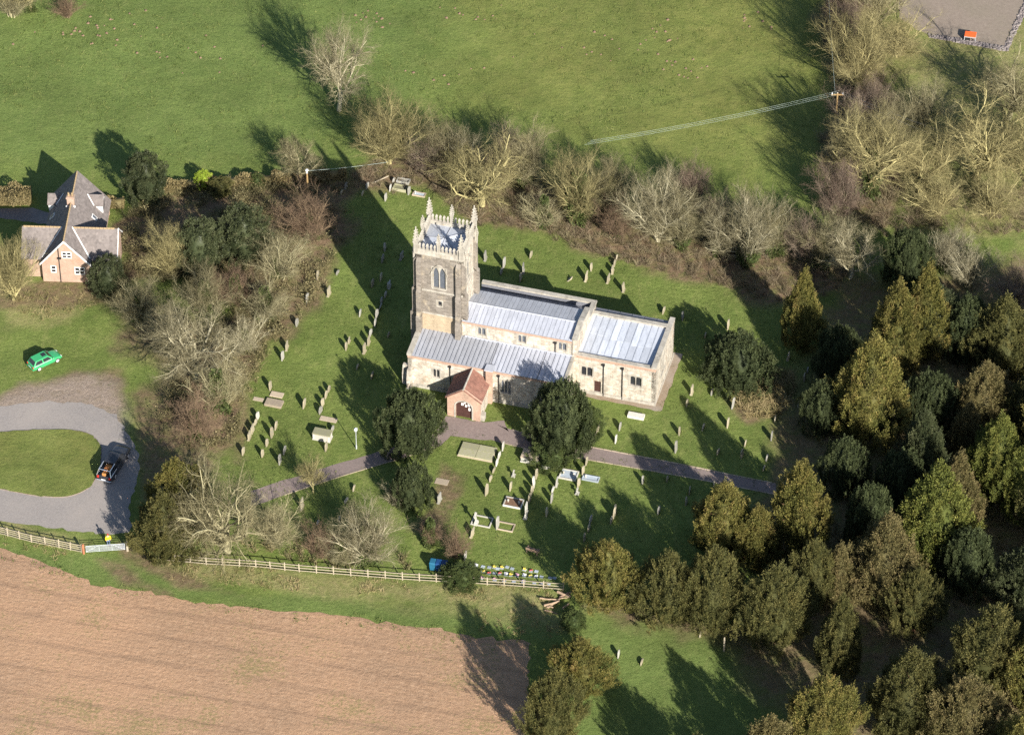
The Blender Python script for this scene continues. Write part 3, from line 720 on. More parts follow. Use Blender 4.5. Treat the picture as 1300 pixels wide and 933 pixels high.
# south aisle -----------------------------------------------------
AX0, AX1 = XT+.05, XC+.1
aw = [(2.9, 3.75, 1.95, 3.25), (10.9, 12.15, 1.6, 3.5), (15.6, 16.85, 1.6, 3.5)]
a_, fA = wall('aisle_wall', (AX0, YA), (AX1, YA), 0, 4.25, aw)
window(fA, *aw[0], 2, a_, 2.95, True, 'glass_dark'); window(fA, *aw[1], 3, a_, 3.0, True, 'glass_grey'); window(fA, *aw[2], 3, a_, 3.0, True, 'glass_grey')
wall('aisle_west_wall', (AX0, 0), (AX0, YA), 0, 4.6, [(1.4, 2.8, 1.6, 3.4)])
wall('aisle_east_wall', (AX1, YA), (AX1, 0), 0, 4.6)
b = MB(); b.box(AX0-.02, AX1+.02, YA-.04, YA+.42, 4.25, 4.72); b.build('brick_parapet', MAT['old_brick'], CH)
b = MB(); b.prism([(YA-.1, 4.6), (0, 5.02), (0, 5.32), (YA-.1, 4.95)], 'x', AX0-.08, AX0+.5); b.build('coping', MAT['pale_stone'], CH)
b = MB(); b.prism([(YA-.1, 4.6), (0, 5.02), (0, 5.26), (YA-.1, 4.9)], 'x', AX1-.25, AX1+.06); b.build('coping', MAT['pale_stone'], CH)
xs = (AX0+.5, XT+9.6, XT+15.2, AX1-.25)
for k, (xa, xb, ns) in enumerate(((xs[0], xs[1]-.06, 18), (xs[1]+.06, xs[2]-.05, 11), (xs[2]+.05, xs[3], 5))):
    lead_roof('aisle_roof', (xa, YA-.12, 4.80-.03*k), (xb, YA-.12, 4.80-.03*k), (xa, -.03, 5.2-.03*k), (xb, -.03, 5.2-.03*k), ns, CH, ('lead_grey', 'lead_nave', 'lead_nave')[k], 0.075, 1)
b = MB()
for xm in xs[1:3]: b.add([(xm-.06,YA-.05,4.80),(xm+.06,YA-.05,4.80),(xm+.06,-.05,5.24),(xm-.06,-.05,5.24),(xm-.06,YA-.05,4.62),(xm+.06,YA-.05,4.62),(xm+.06,-.05,5.0),(xm-.06,-.05,5.0)], [(0,1,2,3),(0,4,5,1),(0,3,7,4),(1,5,6,2)])
b.build('gutter_joint', MAT['lead_dark'], CH)
b = MB(); b.box(XT+5.6, XC-.1, -.12, -.0, 5.18, 5.36); b.build('flashing', MAT['lead_seam'], CH)
for px_, zt in ((XT+5.05, 4.2), (XT+10.75, 4.2)):
    b = MB(); b.tube([(px_, YA-.09, .1), (px_, YA-.09, zt-.2)], 0.05, 6); b.box(px_-.13, px_+.13, YA-.24, YA-.02, zt-.2, zt+.02); b.build('downpipe', MAT['black_iron'], a_)
b = MB(); b.tube([(XT+16.2, -.08, 5.2), (XT+16.2, -.08, 6.7)], 0.05, 6); b.box(XT+16.05, XT+16.35, -.22, -.01, 6.7, 6.9); b.build('downpipe', MAT['black_iron'], n_)
# buttresses at the aisle's west corner, plinth
b = MB()
for (x0, x1, y0, y1) in ((AX0-.75, AX0+.02, YA+.05, YA+.6), (AX0+.0, AX0+.55, YA-.7, YA+.02)):
    b.box(x0, x1, y0, y1, 0, 1.6); b.taper(x0+.0, x1, y0+.0, y1, 1.6, 2.9, 0.75)
b.build('buttress', MAT['stone'], CH, bevel=0.02)
b = MB(); b.box(AX0-.08, AX1, YA-.1, YA+.1, 0, 0.5); b.build('plinth', MAT['pale_stone'], CH)
b = MB(); b.box(XC+.0, 0.1, -.1, .1, 0, 0.45); b.box(-.1, 0.1, .1, 8.8, 0, 0.45); b.build('plinth', MAT['pale_stone'], CH)
# brick flue between porch and aisle, with lead cap
b = MB(); b.box(XT+9.35, XT+10.05, YA-.5, YA+.1, 0, 4.95); b.build('flue', MAT['old_brick'], CH)
b = MB(); b.box(XT+9.2, XT+10.2, YA-.62, YA+.5, 4.95, 5.08); b.build('flue_cap', MAT['lead_seam'], CH)
b = MB(); b.box(XT+9.25, XT+9.5, YA-.3, YA-.1, 1.0, 5.0); b.build('downpipe', MAT['black_iron'], CH)
# porch -----------------------------------------------------------
PX0, PX1, PY0, PY1 = XT+5.75, XT+9.6, YA-3.65, YA
pm = (PX0+PX1)/2
po = empty('porch'); po.parent = CH
b = MB()
b.box(PX0, PX0+.35, PY0+.35, PY1, 0, 2.75); b.box(PX1-.35, PX1, PY0+.35, PY1, 0, 2.75)
b.build('side_wall', MAT['stone'], po)
dw, dh, sp = 0.95, 2.55, 1.75
arch = [(pm+dw*math.cos(math.pi*(1-i/12)), sp+(dh-sp)*math.sin(math.pi*i/12)) for i in range(13)]
b = MB()
gab = lambda x_: 2.85+(1-abs(x_-pm)/((PX1-PX0)/2))*1.35
for y_ in (PY0, PY0+.35):
    b.add([(PX0,y_,0),(pm-dw,y_,0),(pm-dw,y_,gab(pm-dw)),(PX0,y_,gab(PX0))], [(0,1,2,3)])
    b.add([(pm+dw,y_,0),(PX1,y_,0),(PX1,y_,gab(PX1)),(pm+dw,y_,gab(pm+dw))], [(0,1,2,3)])
    for i in range(12):
        (xa, za), (xb, zb) = arch[i], arch[i+1]
        b.add([(xa,y_,za),(xb,y_,zb),(xb,y_,gab(xb)),(xa,y_,gab(xa))], [(0,1,2,3)])
for i in range(12):
    (xa, za), (xb, zb) = arch[i], arch[i+1]; b.add([(xa,PY0,za),(xb,PY0,zb),(xb,PY0+.35,zb),(xa,PY0+.35,za)], [(0,1,2,3)])
for xx in (PX0, pm-dw, pm+dw, PX1): b.add([(xx,PY0,0),(xx,PY0+.35,0),(xx,PY0+.35,2.85),(xx,PY0,2.85)], [(0,1,2,3)]) if xx in (PX0, PX1) else b.add([(xx,PY0,0),(xx,PY0+.35,0),(xx,PY0+.35,sp),(xx,PY0,sp)], [(0,1,2,3)])
b.build('front_wall', MAT['old_brick'], po)
b = MB()
for i in range(12):
    (xa, za), (xb, zb) = arch[i], arch[i+1]
    ox = lambda x_: pm+(x_-pm)*1.17; oz = lambda z_: sp+(z_-sp)*1.2
    b.add([(xa,PY0-.04,za),(xb,PY0-.04,zb),(ox(xb),PY0-.04,oz(zb)),(ox(xa),PY0-.04,oz(za)),(ox(xa),PY0+.02,oz(za)),(ox(xb),PY0+.02,oz(zb))], [(0,1,2,3),(3,2,5,4)])
for s_ in (-1, 1): 
    xa, xb = sorted((pm+s_*dw, pm+s_*dw*1.17)); b.box(xa, xb, PY0-.04, PY0+.05, 0, sp)
b.build('door_surround', MAT['pale_stone'], po)
b = MB(); b.prism([(pm-dw, 0)]+arch+[(pm+dw, 0)], 'y', PY0+.25, PY0+.3); dd = b.build('door', MAT['door_wood'], po)
for i, (xa, za, w2, h2) in enumerate(((-.35,1.75,.26,.34),(.1,1.6,.22,.3),(.42,1.75,.42,.5),(.5,1.1,.3,.42),(-.05,2.05,.2,.2))):
    b = MB(); b.box(pm+xa, pm+xa+w2, PY0+.225, PY0+.245, za, za+h2); b.build('notice', MAT['paper'], dd)
b = MB()
for s_ in (-1, 1):
    xo = PX0-.18 if s_ < 0 else PX1+.18
    zo = 2.85-.18*0.7
    b.add([(xo,PY0-.12,zo),(xo,PY1,zo),(pm,PY1,4.3),(pm,PY0-.12,4.3),(xo,PY0-.12,zo+.12),(xo,PY1,zo+.12),(pm,PY1,4.42),(pm,PY0-.12,4.42)], [(0,3,2,1),(4,5,6,7),(0,4,7,3),(0,1,5,4),(1,2,6,5)])
pr = b.build('porch_roof', MAT['red_tile'], po)
# pantile rows, each row a part
for s_ in (-1, 1):
    xo = PX0-.2 if s_ < 0 else PX1+.2; nrow = 9
    for r_ in range(nrow):
        g = MB()
        t0, t1 = r_/nrow, (r_+1.12)/nrow
        for k in range(14):
            ya, yb = PY0-.14+k*(PY1-PY0+.12)/14, PY0-.14+(k+1)*(PY1-PY0+.12)/14
            xa, xb = xo+(pm-xo)*t0, xo+(pm-xo)*min(t1, 1.0); za, zb = 2.86+1.56*t0, 2.86+1.56*min(t1, 1.0)
            ym = (ya+yb)/2
            g.add([(xa,ya,za+.03),(xa,ym,za+.085),(xa,yb,za+.03),(xb,ya,zb+.01),(xb,ym,zb+.05),(xb,yb,zb+.01),(xa,ya,za-.03),(xa,yb,za-.03)], [(0,1,4,3),(1,2,5,4),(0,6,7,2,1)])
        g.build('tile_course', MAT['red_tile'], pr)
b = MB(); b.tube([(pm, PY0-.15, 4.46), (pm, PY1, 4.46)], 0.11, 8); b.build('ridge', MAT['pale_stone'], pr)
b = MB(); b.prism([(PX0-.22, 2.66), (pm, 4.22), (PX1+.22, 2.66), (PX1+.22, 2.92), (pm, 4.52), (PX0-.22, 2.92)], 'y', PY0-.06, PY0+.1); b.build('gable_edge', MAT['old_brick'], pr)
b = MB(); b.box(PX1-.1, PX1+.45, PY0+.1, PY0+.8, 0, 0.9); b.build('porch_buttress', MAT['pale_stone'], po, bevel=.03)
# tower -----------------------------------------------------------
TW = empty('tower'); TW.parent = CH
TX0, TX1, TY0, TY1 = XT, XN, 0.0, 5.25
HT = 16.3
def tower_wall(p0, p1, holes, m='tower_stone'): return wall('tower_wall', p0, p1, 0, HT, holes, 0.6, m, TW)
bel = (1.85, 3.4, 11.6, 14.6)
tw, fT = tower_wall((TX0, TY0), (TX1, TY0), [bel, (2.35, 2.9, 9.0, 9.7)])
window(fT, *bel, 2, tw, 13.6, True, 'glass_grey', True, 'belfry_window')
window(fT, 2.35, 2.9, 9.0, 9.7, 1, tw, 9.5, False, 'glass_dark')
te, fTE = tower_wall((TX1, TY0), (TX1, TY1), [bel], 'stone'); window(fTE, *bel, 2, te, 13.6, True, 'glass_grey', True, 'belfry_window')
tn, fTN = tower_wall((TX1, TY1), (TX0, TY1), [bel]); window(fTN, *bel, 2, tn, 13.6, True, 'glass_grey', True, 'belfry_window')
tv, fTW = tower_wall((TX0, TY1), (TX0, TY0), [bel]); window(fTW, *bel, 2, tv, 13.6, True, 'glass_grey', True, 'belfry_window')
b = MB(); b.box(TX0+.55, TX1-.55, TY0-.05, TY0+.02, 5.2, 7.55); b.build('infill_panel', MAT['orange_brick'], TW)
def ring(z0, z1, out, name, mat='pale_stone'):
    b = MB()
    b.box(TX0-out, TX1+out, TY0-out, TY0+.1, z0, z1); b.box(TX0-out, TX1+out, TY1-.1, TY1+out, z0, z1)
    b.box(TX0-out, TX0+.1, TY0+.1, TY1-.1, z0, z1); b.box(TX1-.1, TX1+out, TY0+.1, TY1-.1, z0, z1)
    return b.build(name, MAT[mat], TW, bevel=0.04)
ring(7.55, 7.75, 0.09, 'string_course'); ring(10.95, 11.2, 0.12, 'string_course'); ring(HT-.05, HT+.22, 0.18, 'string_course')
# angle buttresses in three stages
BW = 0.55
for cx, cy, sx, sy in ((TX0, TY0, -1, -1), (TX1, TY0, 1, -1), (TX0, TY1, -1, 1), (TX1, TY1, 1, 1)):
    b = MB()
    for (za, zb, pr_) in ((0, 7.4, .85), (7.4, 11.0, .62), (11.0, 15.2, .40)):
        # facing north/south
        xa, xb = sorted((cx-sx*.05, cx-sx*(.05+BW))); ya, yb = sorted((cy-sy*.02, cy+sy*pr_))
        b.box(xa, xb, ya, yb, za, zb); b.prism([(cy-sy*.02, zb), (cy+sy*pr_, zb), (cy-sy*.02, zb+.55)], 'x', xa, xb)
        ya, yb = sorted((cy-sy*.05, cy-sy*(.05+BW))); xa, xb = sorted((cx-sx*.02, cx+sx*pr_))
        b.box(xa, xb, ya, yb, za, zb); b.prism([(cx-sx*.02, zb), (cx+sx*pr_, zb), (cx-sx*.02, zb+.55)], 'y', ya, yb)
    b.build('buttress', MAT['tower_stone'], TW)
# parapet with pierced merlons
b = MB()
b.box(TX0-.1, TX1+.1, TY0-.1, TY0+.22, HT+.22, HT+.72); b.box(TX0-.1, TX1+.1, TY1-.22, TY1+.1, HT+.22, HT+.72)
b.box(TX0-.1, TX0+.22, TY0+.22, TY1-.22, HT+.22, HT+.72); b.box(TX1-.22, TX1+.1, TY0+.22, TY1-.22, HT+.22, HT+.72)
b.build('parapet', MAT['pale_stone'], TW)
mb = MB(); mb.box(-.10, .10, -.11, .11, 0, .55); mb.taper(-.14, .14, -.15, .15, .55, .86, .25); mer = mb.mesh('merlon', MAT['pale_stone'])
for k in range(11):
    if k == 5: continue
    u = (k+.9)/11.8
    for (px_, py_) in ((TX0+(TX1-TX0)*u, TY0+.05), (TX0+(TX1-TX0)*u, TY1-.05), (TX0+.05, TY0+(TY1-TY0)*u), (TX1-.05, TY0+(TY1-TY0)*u)):
        place('merlon', mer, TW, (px_, py_, HT+.72))
def pinnacle(h, w):
    b = MB(); b.box(-w, w, -w, w, 0, h*.42); b.taper(-w*1.35, w*1.35, -w*1.35, w*1.35, h*.42, h*.48, .9)
    b.taper(-w, w, -w, w, h*.48, h*.97, .14)
    for k in range(4):
        z_ = h*(.53+.105*k); q = w*(1-.86*(z_-h*.48)/(h*.49))+.045
        for sx, sy in ((1,1),(1,-1),(-1,1),(-1,-1)): b.taper(sx*q-.055, sx*q+.055, sy*q-.055, sy*q+.055, z_, z_+.14, .4)
    b.ball((0, 0, h*.98), .09, .09, .11, 6, 4)
    return b.mesh('pinnacle', MAT['pale_stone'])
p_big, p_small, p_low = pinnacle(3.7, .235), pinnacle(2.6, .165), pinnacle(2.2, .15)
for cx, cy in ((TX0, TY0), (TX1, TY0), (TX0, TY1), (TX1, TY1)): place('pinnacle', p_big, TW, (cx, cy, HT+.1))
for cx, cy in (((TX0+TX1)/2, TY0), ((TX0+TX1)/2, TY1), (TX0, (TY0+TY1)/2), (TX1, (TY0+TY1)/2)): place('pinnacle', p_small, TW, (cx, cy, HT+.7))
for cx, cy, sx, sy in ((TX0, TY0, -1, -1), (TX1, TY0, 1, -1), (TX0, TY1, -1, 1), (TX1, TY1, 1, 1)):
    place('pinnacle', p_low, TW, (cx+sx*.32, cy-sy*.4, HT-1.15))
# lead cap: low pyramid in eight separate sheets with rolls
zr, zt = HT+.22, HT+.62; cxm, cym = (TX0+TX1)/2, (TY0+TY1)/2
rim = [(TX0+.22,TY0+.22),(cxm,TY0+.22),(TX1-.22,TY0+.22),(TX1-.22,cym),(TX1-.22,TY1-.22),(cxm,TY1-.22),(TX0+.22,TY1-.22),(TX0+.22,cym)]
tr_ = empty('tower_roof'); tr_.parent = TW
for i in range(8):
    a, c_ = rim[i], rim[(i+1) % 8]
    b = MB(); b.add([(a[0],a[1],zr),(c_[0],c_[1],zr),(cxm,cym,zt)], [(0,1,2)]); b.build('lead_sheet', MAT['lead_bright'], tr_)
    b = MB(); b.tube([(a[0],a[1],zr+.03),(cxm,cym,zt+.03)], .05, 5); b.build('lead_roll', MAT['lead_grey'], tr_)
# ------------------------------------------------------------------ the house
HO = empty('brick_house', (*G2(85.6, 358), 0), R(-2.5), 'pink brick house with brown tiled cross gabled roof and dormers', 'house')
HW, HR, HL, ZE, ZR = 2.8, 1.18, 12.6, 3.1, 6.4
def gwall(b, x0, x1, y, face, z, apex):  # gable wall polygon slab
    b.prism([(x0, 0), (x1, 0), (x1, z), ((x0+x1)/2, apex), (x0, z)], 'y', y, y+face)
b = MB()
gwall(b, -HW, HW, 0, .3, ZE, ZR-.1)
b.build('gable_wall', MAT['house_brick'], HO)
b = MB(); b.box(-2.9, 3.45, .3, HL, 0, 2.1); b.box(-HW+.02, HW-.02, .3, 5.4, 0, ZE); b.build('side_wall', MAT['house_brick'], HO)
b = MB(); b.prism([(-2.9, 0), (3.5, 0), (3.5, 2.1), (0, ZR-.15), (-2.9, 2.9)], 'y', HL-.3, HL); b.build('gable_wall', MAT['house_brick'], HO)
def slope(b, quad, th=.14):
    q = [Vector(p) for p in quad]; d = Vector((0, 0, -th))
    b.add(q+[p+d for p in q], [(0,1,2,3),(7,6,5,4),(0,4,5,1),(1,5,6,2),(2,6,7,3),(3,7,4,0)])
mr = MB()
zx = lambda x_: ZR-HR*abs(x_)
slope(mr, [(0,-.18,ZR),(0,HL+.15,ZR),(-3.15,HL+.15,zx(3.15)),(-3.15,-.18,zx(3.15))])
slope(mr, [(0,-.18,ZR),(2.98,-.18,zx(2.98)),(2.98,4.2,zx(2.98)),(0,4.2,ZR)])
slope(mr, [(0,4.2,ZR),(3.75,4.2,zx(3.75)),(3.75,HL+.15,zx(3.75)),(0,HL+.15,ZR)])
main_roof = mr.build('main_roof', MAT['slate_tile'], HO)
def tile_courses(parent, p00, p10, p01, p11, n, mat):
    """laid courses of tiles: each course is one board of tiles, lapped over the one below"""
    p00, p10, p01, p11 = map(Vector, (p00, p10, p01, p11)); up = (p10-p00).cross(p01-p00).normalized()
    if up.z < 0: up = -up
    for i in range(n):
        a, c_ = i/n, (i+1.15)/n
        l0, l1 = p00.lerp(p01, a), p10.lerp(p11, a); u0, u1 = p00.lerp(p01, min(c_, 1)), p10.lerp(p11, min(c_, 1))
        g = MB(); g.add([l0+up*.045, l1+up*.045, u1+up*.012, u0+up*.012, l0, l1], [(0,1,2,3),(0,4,5,1)])
        g.build('tile_course', mat, parent)
tile_courses(main_roof, (-3.15,-.18,zx(3.15)), (-3.15,HL+.15,zx(3.15)), (0,-.18,ZR), (0,HL+.15,ZR), 15, MAT['slate_tile'])
tile_courses(main_roof, (2.98,-.18,zx(2.98)), (2.98,4.2,zx(2.98)), (0,-.18,ZR), (0,4.2,ZR), 14, MAT['slate_tile'])
tile_courses(main_roof, (3.75,4.2,zx(3.75)), (3.75,HL+.15,zx(3.75)), (0,4.2,ZR), (0,HL+.15,ZR), 17, MAT['slate_tile'])
rt = MB(); rt.prism([(-.12,-.05),(0,.09),(.12,-.05)], 'y', -.2, .2); rt_me = rt.mesh('ridge_tile', MAT['ridge_tile'])
for k in range(29): place('ridge_tile', rt_me, main_roof, (0, -.02+k*.44, ZR+.02+(.01 if k % 3 else .0)))
# wings: ridge runs east-west
WY, WD, WZ = 3.15, 2.43, 5.7; WS = (WZ-3.2)/WD
wx0, wx1 = -5.1, 5.8
b = MB(); b.box(wx0+.31, wx1-.31, WY-WD+.12, WY+WD-.12, 0, 3.15)
for xa, xb in ((wx0, wx0+.3), (wx1-.3, wx1)): g = MB(); g.prism([(WY-WD+.12, 0), (WY+WD-.12, 0), (WY+WD-.12, 3.15), (WY, WZ-.15), (WY-WD+.12, 3.15)], 'x', xa, xb); g.build('wing_gable', MAT['house_brick'], HO)
b.build('wing_wall', MAT['house_brick'], HO)
wr = MB(); ex = .18
for s_ in (-1, 1):
    slope(wr, [(wx0-ex,WY,WZ),(wx1+ex,WY,WZ),(wx1+ex,WY+s_*(WD+.2),WZ-WS*(WD+.2)),(wx0-ex,WY+s_*(WD+.2),WZ-WS*(WD+.2))])
wing_roof = wr.build('wing_roof', MAT['slate_tile'], HO)
zw = WZ-WS*(WD+.2)
# courses only where the wing slope lies above the main slope
xv = lambda z_: (ZR-z_)/HR
for s_ in (-1, 1):
    xe = wx1+ex if s_ > 0 else wx0-ex
    for sy in (-1, 1):
        tile_courses(wing_roof, (s_*xv(zw), WY+sy*(WD+.2), zw), (xe, WY+sy*(WD+.2), zw), (s_*xv(WZ), WY, WZ), (xe, WY, WZ), 11, MAT['slate_tile'])
    v = MB(); v.tube([(s_*xv(WZ), WY-.02, WZ+.07), (s_*xv(zw+.1), WY-WD-.1, zw+.17)], .075, 5); v.build('valley_lead', MAT['white_paint'], wing_roof)
    for k in range(int((abs(xe)-.8)/.44)): place('ridge_tile', rt_me, wing_roof, (s_*(.95+k*.44), WY, WZ+.02), (0, 0, math.pi/2))
b = MB()
for s_ in (-1, 1): b.add([(0,-.24,ZR+.02),(s_*3.0,-.24,zx(3.0)+.02),(s_*3.0,-.24,zx(3.0)-.22),(0,-.24,ZR-.22),(0,-.17,ZR+.02),(s_*3.0,-.17,zx(3.0)+.02),(s_*3.0,-.17,zx(3.0)-.22),(0,-.17,ZR-.22)], [(0,1,2,3),(0,4,5,1),(3,2,6,7),(1,5,6,2)])
b.build('bargeboard', MAT['white_paint'], HO)
b = MB(); b.tube([(wx1+.2, WY-WD-.2, zw), (wx1+.2, WY, WZ+.03), (wx1+.2, WY+WD, zw+.2)], .07, 4); b.build('verge_strip', MAT['white_paint'], HO)
def hwin(x0, x1, z0, z1, nx_, nz_):
    b = MB(); b.box(x0-.07, x1+.07, -.05, .02, z0-.07, z0); b.box(x0-.07, x1+.07, -.05, .02, z1, z1+.07)
    b.box(x0-.07, x0, -.05, .02, z0, z1); b.box(x1, x1+.07, -.05, .02, z0, z1)
    for k in range(1, nx_): xm = x0+(x1-x0)*k/nx_; b.box(xm-.05, xm+.05, -.048, .02, z0, z1)
    for k in range(1, nz_): zm = z0+(z1-z0)*k/nz_; b.box(x0, x1, -.046, .02, zm-.05, zm+.05)
    o = b.build('window', MAT['white_paint'], HO)
    for i in range(nx_):
        for j in range(nz_):
            g = MB(); g.box(x0+(x1-x0)*i/nx_+.05, x0+(x1-x0)*(i+1)/nx_-.05, -.02, .015, z0+(z1-z0)*j/nz_+.05, z0+(z1-z0)*(j+1)/nz_-.05); g.build('pane', MAT['glass_dark'], o)
hwin(-.28, .72, 3.75, 4.55, 2, 2); hwin(-1.72, -1.22, 1.5, 2.4, 1, 2); hwin(1.05, 2.1, 1.3, 2.25, 2, 2)
b = MB(); b.tube([(-.72,-.08,.05), (-.72,-.08,5.3)], .055, 6); b.box(-.88,-.45,-.2,-.02,3.6,3.78); b.build('downpipe', MAT['black_iron'], HO)
# dormers
for s_, xi, xo in ((1, 1.4, 3.35), (-1, 1.4, 3.3)):
    dy, dz, dd_ = 10.4, 4.75, 1.0
    dm = empty('dormer'); dm.parent = HO
    b = MB(); b.prism([(dy-.85, 2.4), (dy+.85, 2.4), (dy+.85, 3.75), (dy, 4.6), (dy-.85, 3.75)], 'x', *sorted((s_*.6, s_*(xo-.12)))); b.build('cheek', MAT['white_paint'], dm)
    r_ = MB()
    for sy in (-1, 1): slope(r_, [(s_*.9,dy,dz),(s_*xo,dy,dz),(s_*xo,dy+sy*dd_,dz-.95),(s_*.9,dy+sy*dd_,dz-.95)], .1)
    ro = r_.build('dormer_roof', MAT['slate_tile'], dm)
    tile_courses(ro, (s_*2.15,dy-dd_,dz-.95), (s_*xo,dy-dd_,dz-.95), (s_*xi,dy,dz), (s_*xo,dy,dz), 5, MAT['slate_tile'])
    g = MB(); xa, xb = sorted((s_*(xo-.11), s_*(xo-.08))); g.box(xa, xb, dy-.6, dy+.6, 2.7, 3.7); g.build('pane', MAT['glass_dark'], dm)
    v = MB(); v.tube([(s_*1.42, dy-.02, dz+.03), (s_*2.25, dy-dd_, dz-.9)], .06, 5); v.build('valley_lead', MAT['white_paint'], ro)
for s_ in (-1, 1):
    T = Matrix.Translation((s_*2.45, 7.6, zx(2.45)+.02)) @ Matrix.Rotation(s_*math.atan(HR), 4, 'Y')
    b = MB(); b.box(-.42,.42,-.3,.3,.0,.1,0,T); o = b.build('roof_window', MAT['white_paint'], HO)
    b = MB(); b.box(-.34,.34,-.22,.22,.08,.11,0,T); b.build('pane', MAT['glass_grey'], o)
b = MB(); b.box(-.42,.42,6.7,7.25,5.6,7.3); b.box(-.5,.5,6.62,7.33,7.05,7.2); b.box(-.55,.55,6.5,6.7,5.9,6.05,1); ch = b.build('chimney', [MAT['house_brick'], MAT['white_paint']], HO)
for xo in (-.2, .2):
    g = MB(); g.tube([(xo,6.98,7.3),(xo,6.98,7.75)], .13, 8, 0, .11); g.build('chimney_pot', MAT['ridge_tile'], ch)

# ------------------------------------------------------------------ cars
def car(name, label, loc, heading, L, W, H, paint, hearse=False):
    o = empty(name, loc, heading, label, 'car')
    h = W/2; hb = 0.60*H if not hearse else 0.58*H
    # lofted lower body: stations along x (rear negative)
    if hearse: st = [(-.5,.42,.50,.86),(-.485,.26,.90,.95),(-.40,.20,.97,1.0),(-.05,.18,.97,1.0),(.20,.18,.96,1.0),(.40,.20,.90,.98),(.48,.24,.78,.9),(.5,.38,.60,.78)]
    else: st = [(-.5,.45,.62,.84),(-.485,.28,.97,.95),(-.36,.22,1.02,1.0),(.0,.20,1.0,1.0),(.20,.20,.98,1.0),(.38,.22,.86,.97),(.47,.26,.74,.9),(.5,.40,.60,.78)]
    b = MB(); ring_n = None
    for (fx, z0, z1, wf) in st:
        x_ = fx*L; w2 = h*wf; za, zb = z0, z1*hb/.97*.97 if False else z1*hb
        pr = [(-w2*.86, za), (-w2, za+.12), (-w2*1.0, za+(zb-za)*.62), (-w2*.93, zb-.03), (-w2*.75, zb), (w2*.75, zb), (w2*.93, zb-.03), (w2, za+(zb-za)*.62), (w2, za+.12), (w2*.86, za)]
        b.v += [(x_, p[0], p[1]) for p in pr]; ring_n = len(pr)
    n = ring_n
    for i in range(len(st)-1):
        for j in range(n): b.f.append((i*n+j, i*n+(j+1) % n, (i+1)*n+(j+1) % n, (i+1)*n+j)); b.m.append(0)
    b.f.append(tuple(range(n))); b.m.append(0); b.f.append(tuple((len(st)-1)*n+j for j in range(n))); b.m.append(0)
    body = b.build('body', MAT[paint], o)
    for p in body.data.polygons: p.use_smooth = True
    m = body.modifiers.new('bevel', 'BEVEL'); m.width = .05; m.segments = 2; m.limit_method = 'ANGLE'; m.angle_limit = R(50)
    # greenhouse
    if hearse: xb0, xb1, xt0, xt1 = -.485*L, .24*L, -.43*L, .10*L
    else: xb0, xb1, xt0, xt1 = -.475*L, .22*L, -.37*L, .06*L
    wb, wt = h*.90, h*.70
    zb = hb-.03
    C = {}
    for kx, (xx, ww, zz) in {'rb': (xb0, wb, zb), 'fb': (xb1, wb, zb), 'rt': (xt0, wt, H-.03), 'ft': (xt1, wt, H-.03)}.items():
        for s_ in (-1, 1): C[kx, s_] = Vector((xx, s_*ww, zz))
    def pane(name, q, mat, off=.006, inset=(.06, .06), parent=o):
        q = [Vector(p) for p in q]; c = sum(q, Vector())/4; nrm = (q[1]-q[0]).cross(q[3]-q[0]).normalized()
        if nrm.dot(c-Vector((0, 0, H*.6))) < 0: nrm = -nrm
        e1, e2 = (q[1]-q[0]), (q[3]-q[0])
        a = inset[0]; d = inset[1]
        f = lambda u, v: (q[0].lerp(q[1], u)).lerp(q[3].lerp(q[2], u), v)+nrm*off
        g = MB(); k = [f(a, d), f(1-a, d), f(1-a, 1-d), f(a, 1-d)]
        g.add(k+[p-nrm*.02 for p in k], [(0,1,2,3),(0,4,5,1),(1,5,6,2),(2,6,7,3),(3,7,4,0)])
        return g.build(name, MAT[mat], parent)
    order = [('rb',-1),('fb',-1),('fb',1),('rb',1),('rt',-1),('ft',-1),('ft',1),('rt',1)]
    V = [C[k] for k in order]
    cab = MB()
    if not hearse:
        cab.add(V, [(0,1,5,4),(1,2,6,5),(2,3,7,6),(3,0,4,7),(4,5,6,7)])
    else:
        # solid front cabin, open glazed rear deck held by pillars
        xm_b, xm_t = -.20*L, -.20*L
        mid = [Vector((xm_b,-wb,zb)), Vector((xm_b,wb,zb)), Vector((xm_t,-wt,H-.03)), Vector((xm_t,wt,H-.03))]
        cab.add([mid[0], V[1], V[2], mid[1], mid[2], V[5], V[6], mid[3]], [(0,1,5,4),(1,2,6,5),(2,3,7,6),(3,0,4,7),(4,5,6,7)])
    cb = cab.build('cabin', MAT[paint], o, bevel=.06, seg=2)
    Vx = lambda a, b_, t_: V[a].lerp(V[b_], t_)
    pane('windscreen', [V[1], V[2], V[6], V[5]], 'glass_dark', .012, (.07, .1))
    for s_, (a, b_, c_, d_) in ((-1, (0, 1, 5, 4)), (1, (3, 2, 6, 7))):
        if hearse:
            for (t0, t1) in ((.02, .36), (.42, .66), (.68, .96)):
                pane('side_window', [Vx(a,b_,t0), Vx(a,b_,t1), Vx(d_,c_,t1), Vx(d_,c_,t0)], 'clear_glass' if t1 < .4 else 'glass_dark', .012, (.03, .12))
        else:
            for (t0, t1) in ((.05, .47), (.50, .93)):
                pane('side_window', [Vx(a,b_,t0), Vx(a,b_,t1), Vx(d_,c_,t1), Vx(d_,c_,t0)], 'glass_dark', .012, (.04, .14))
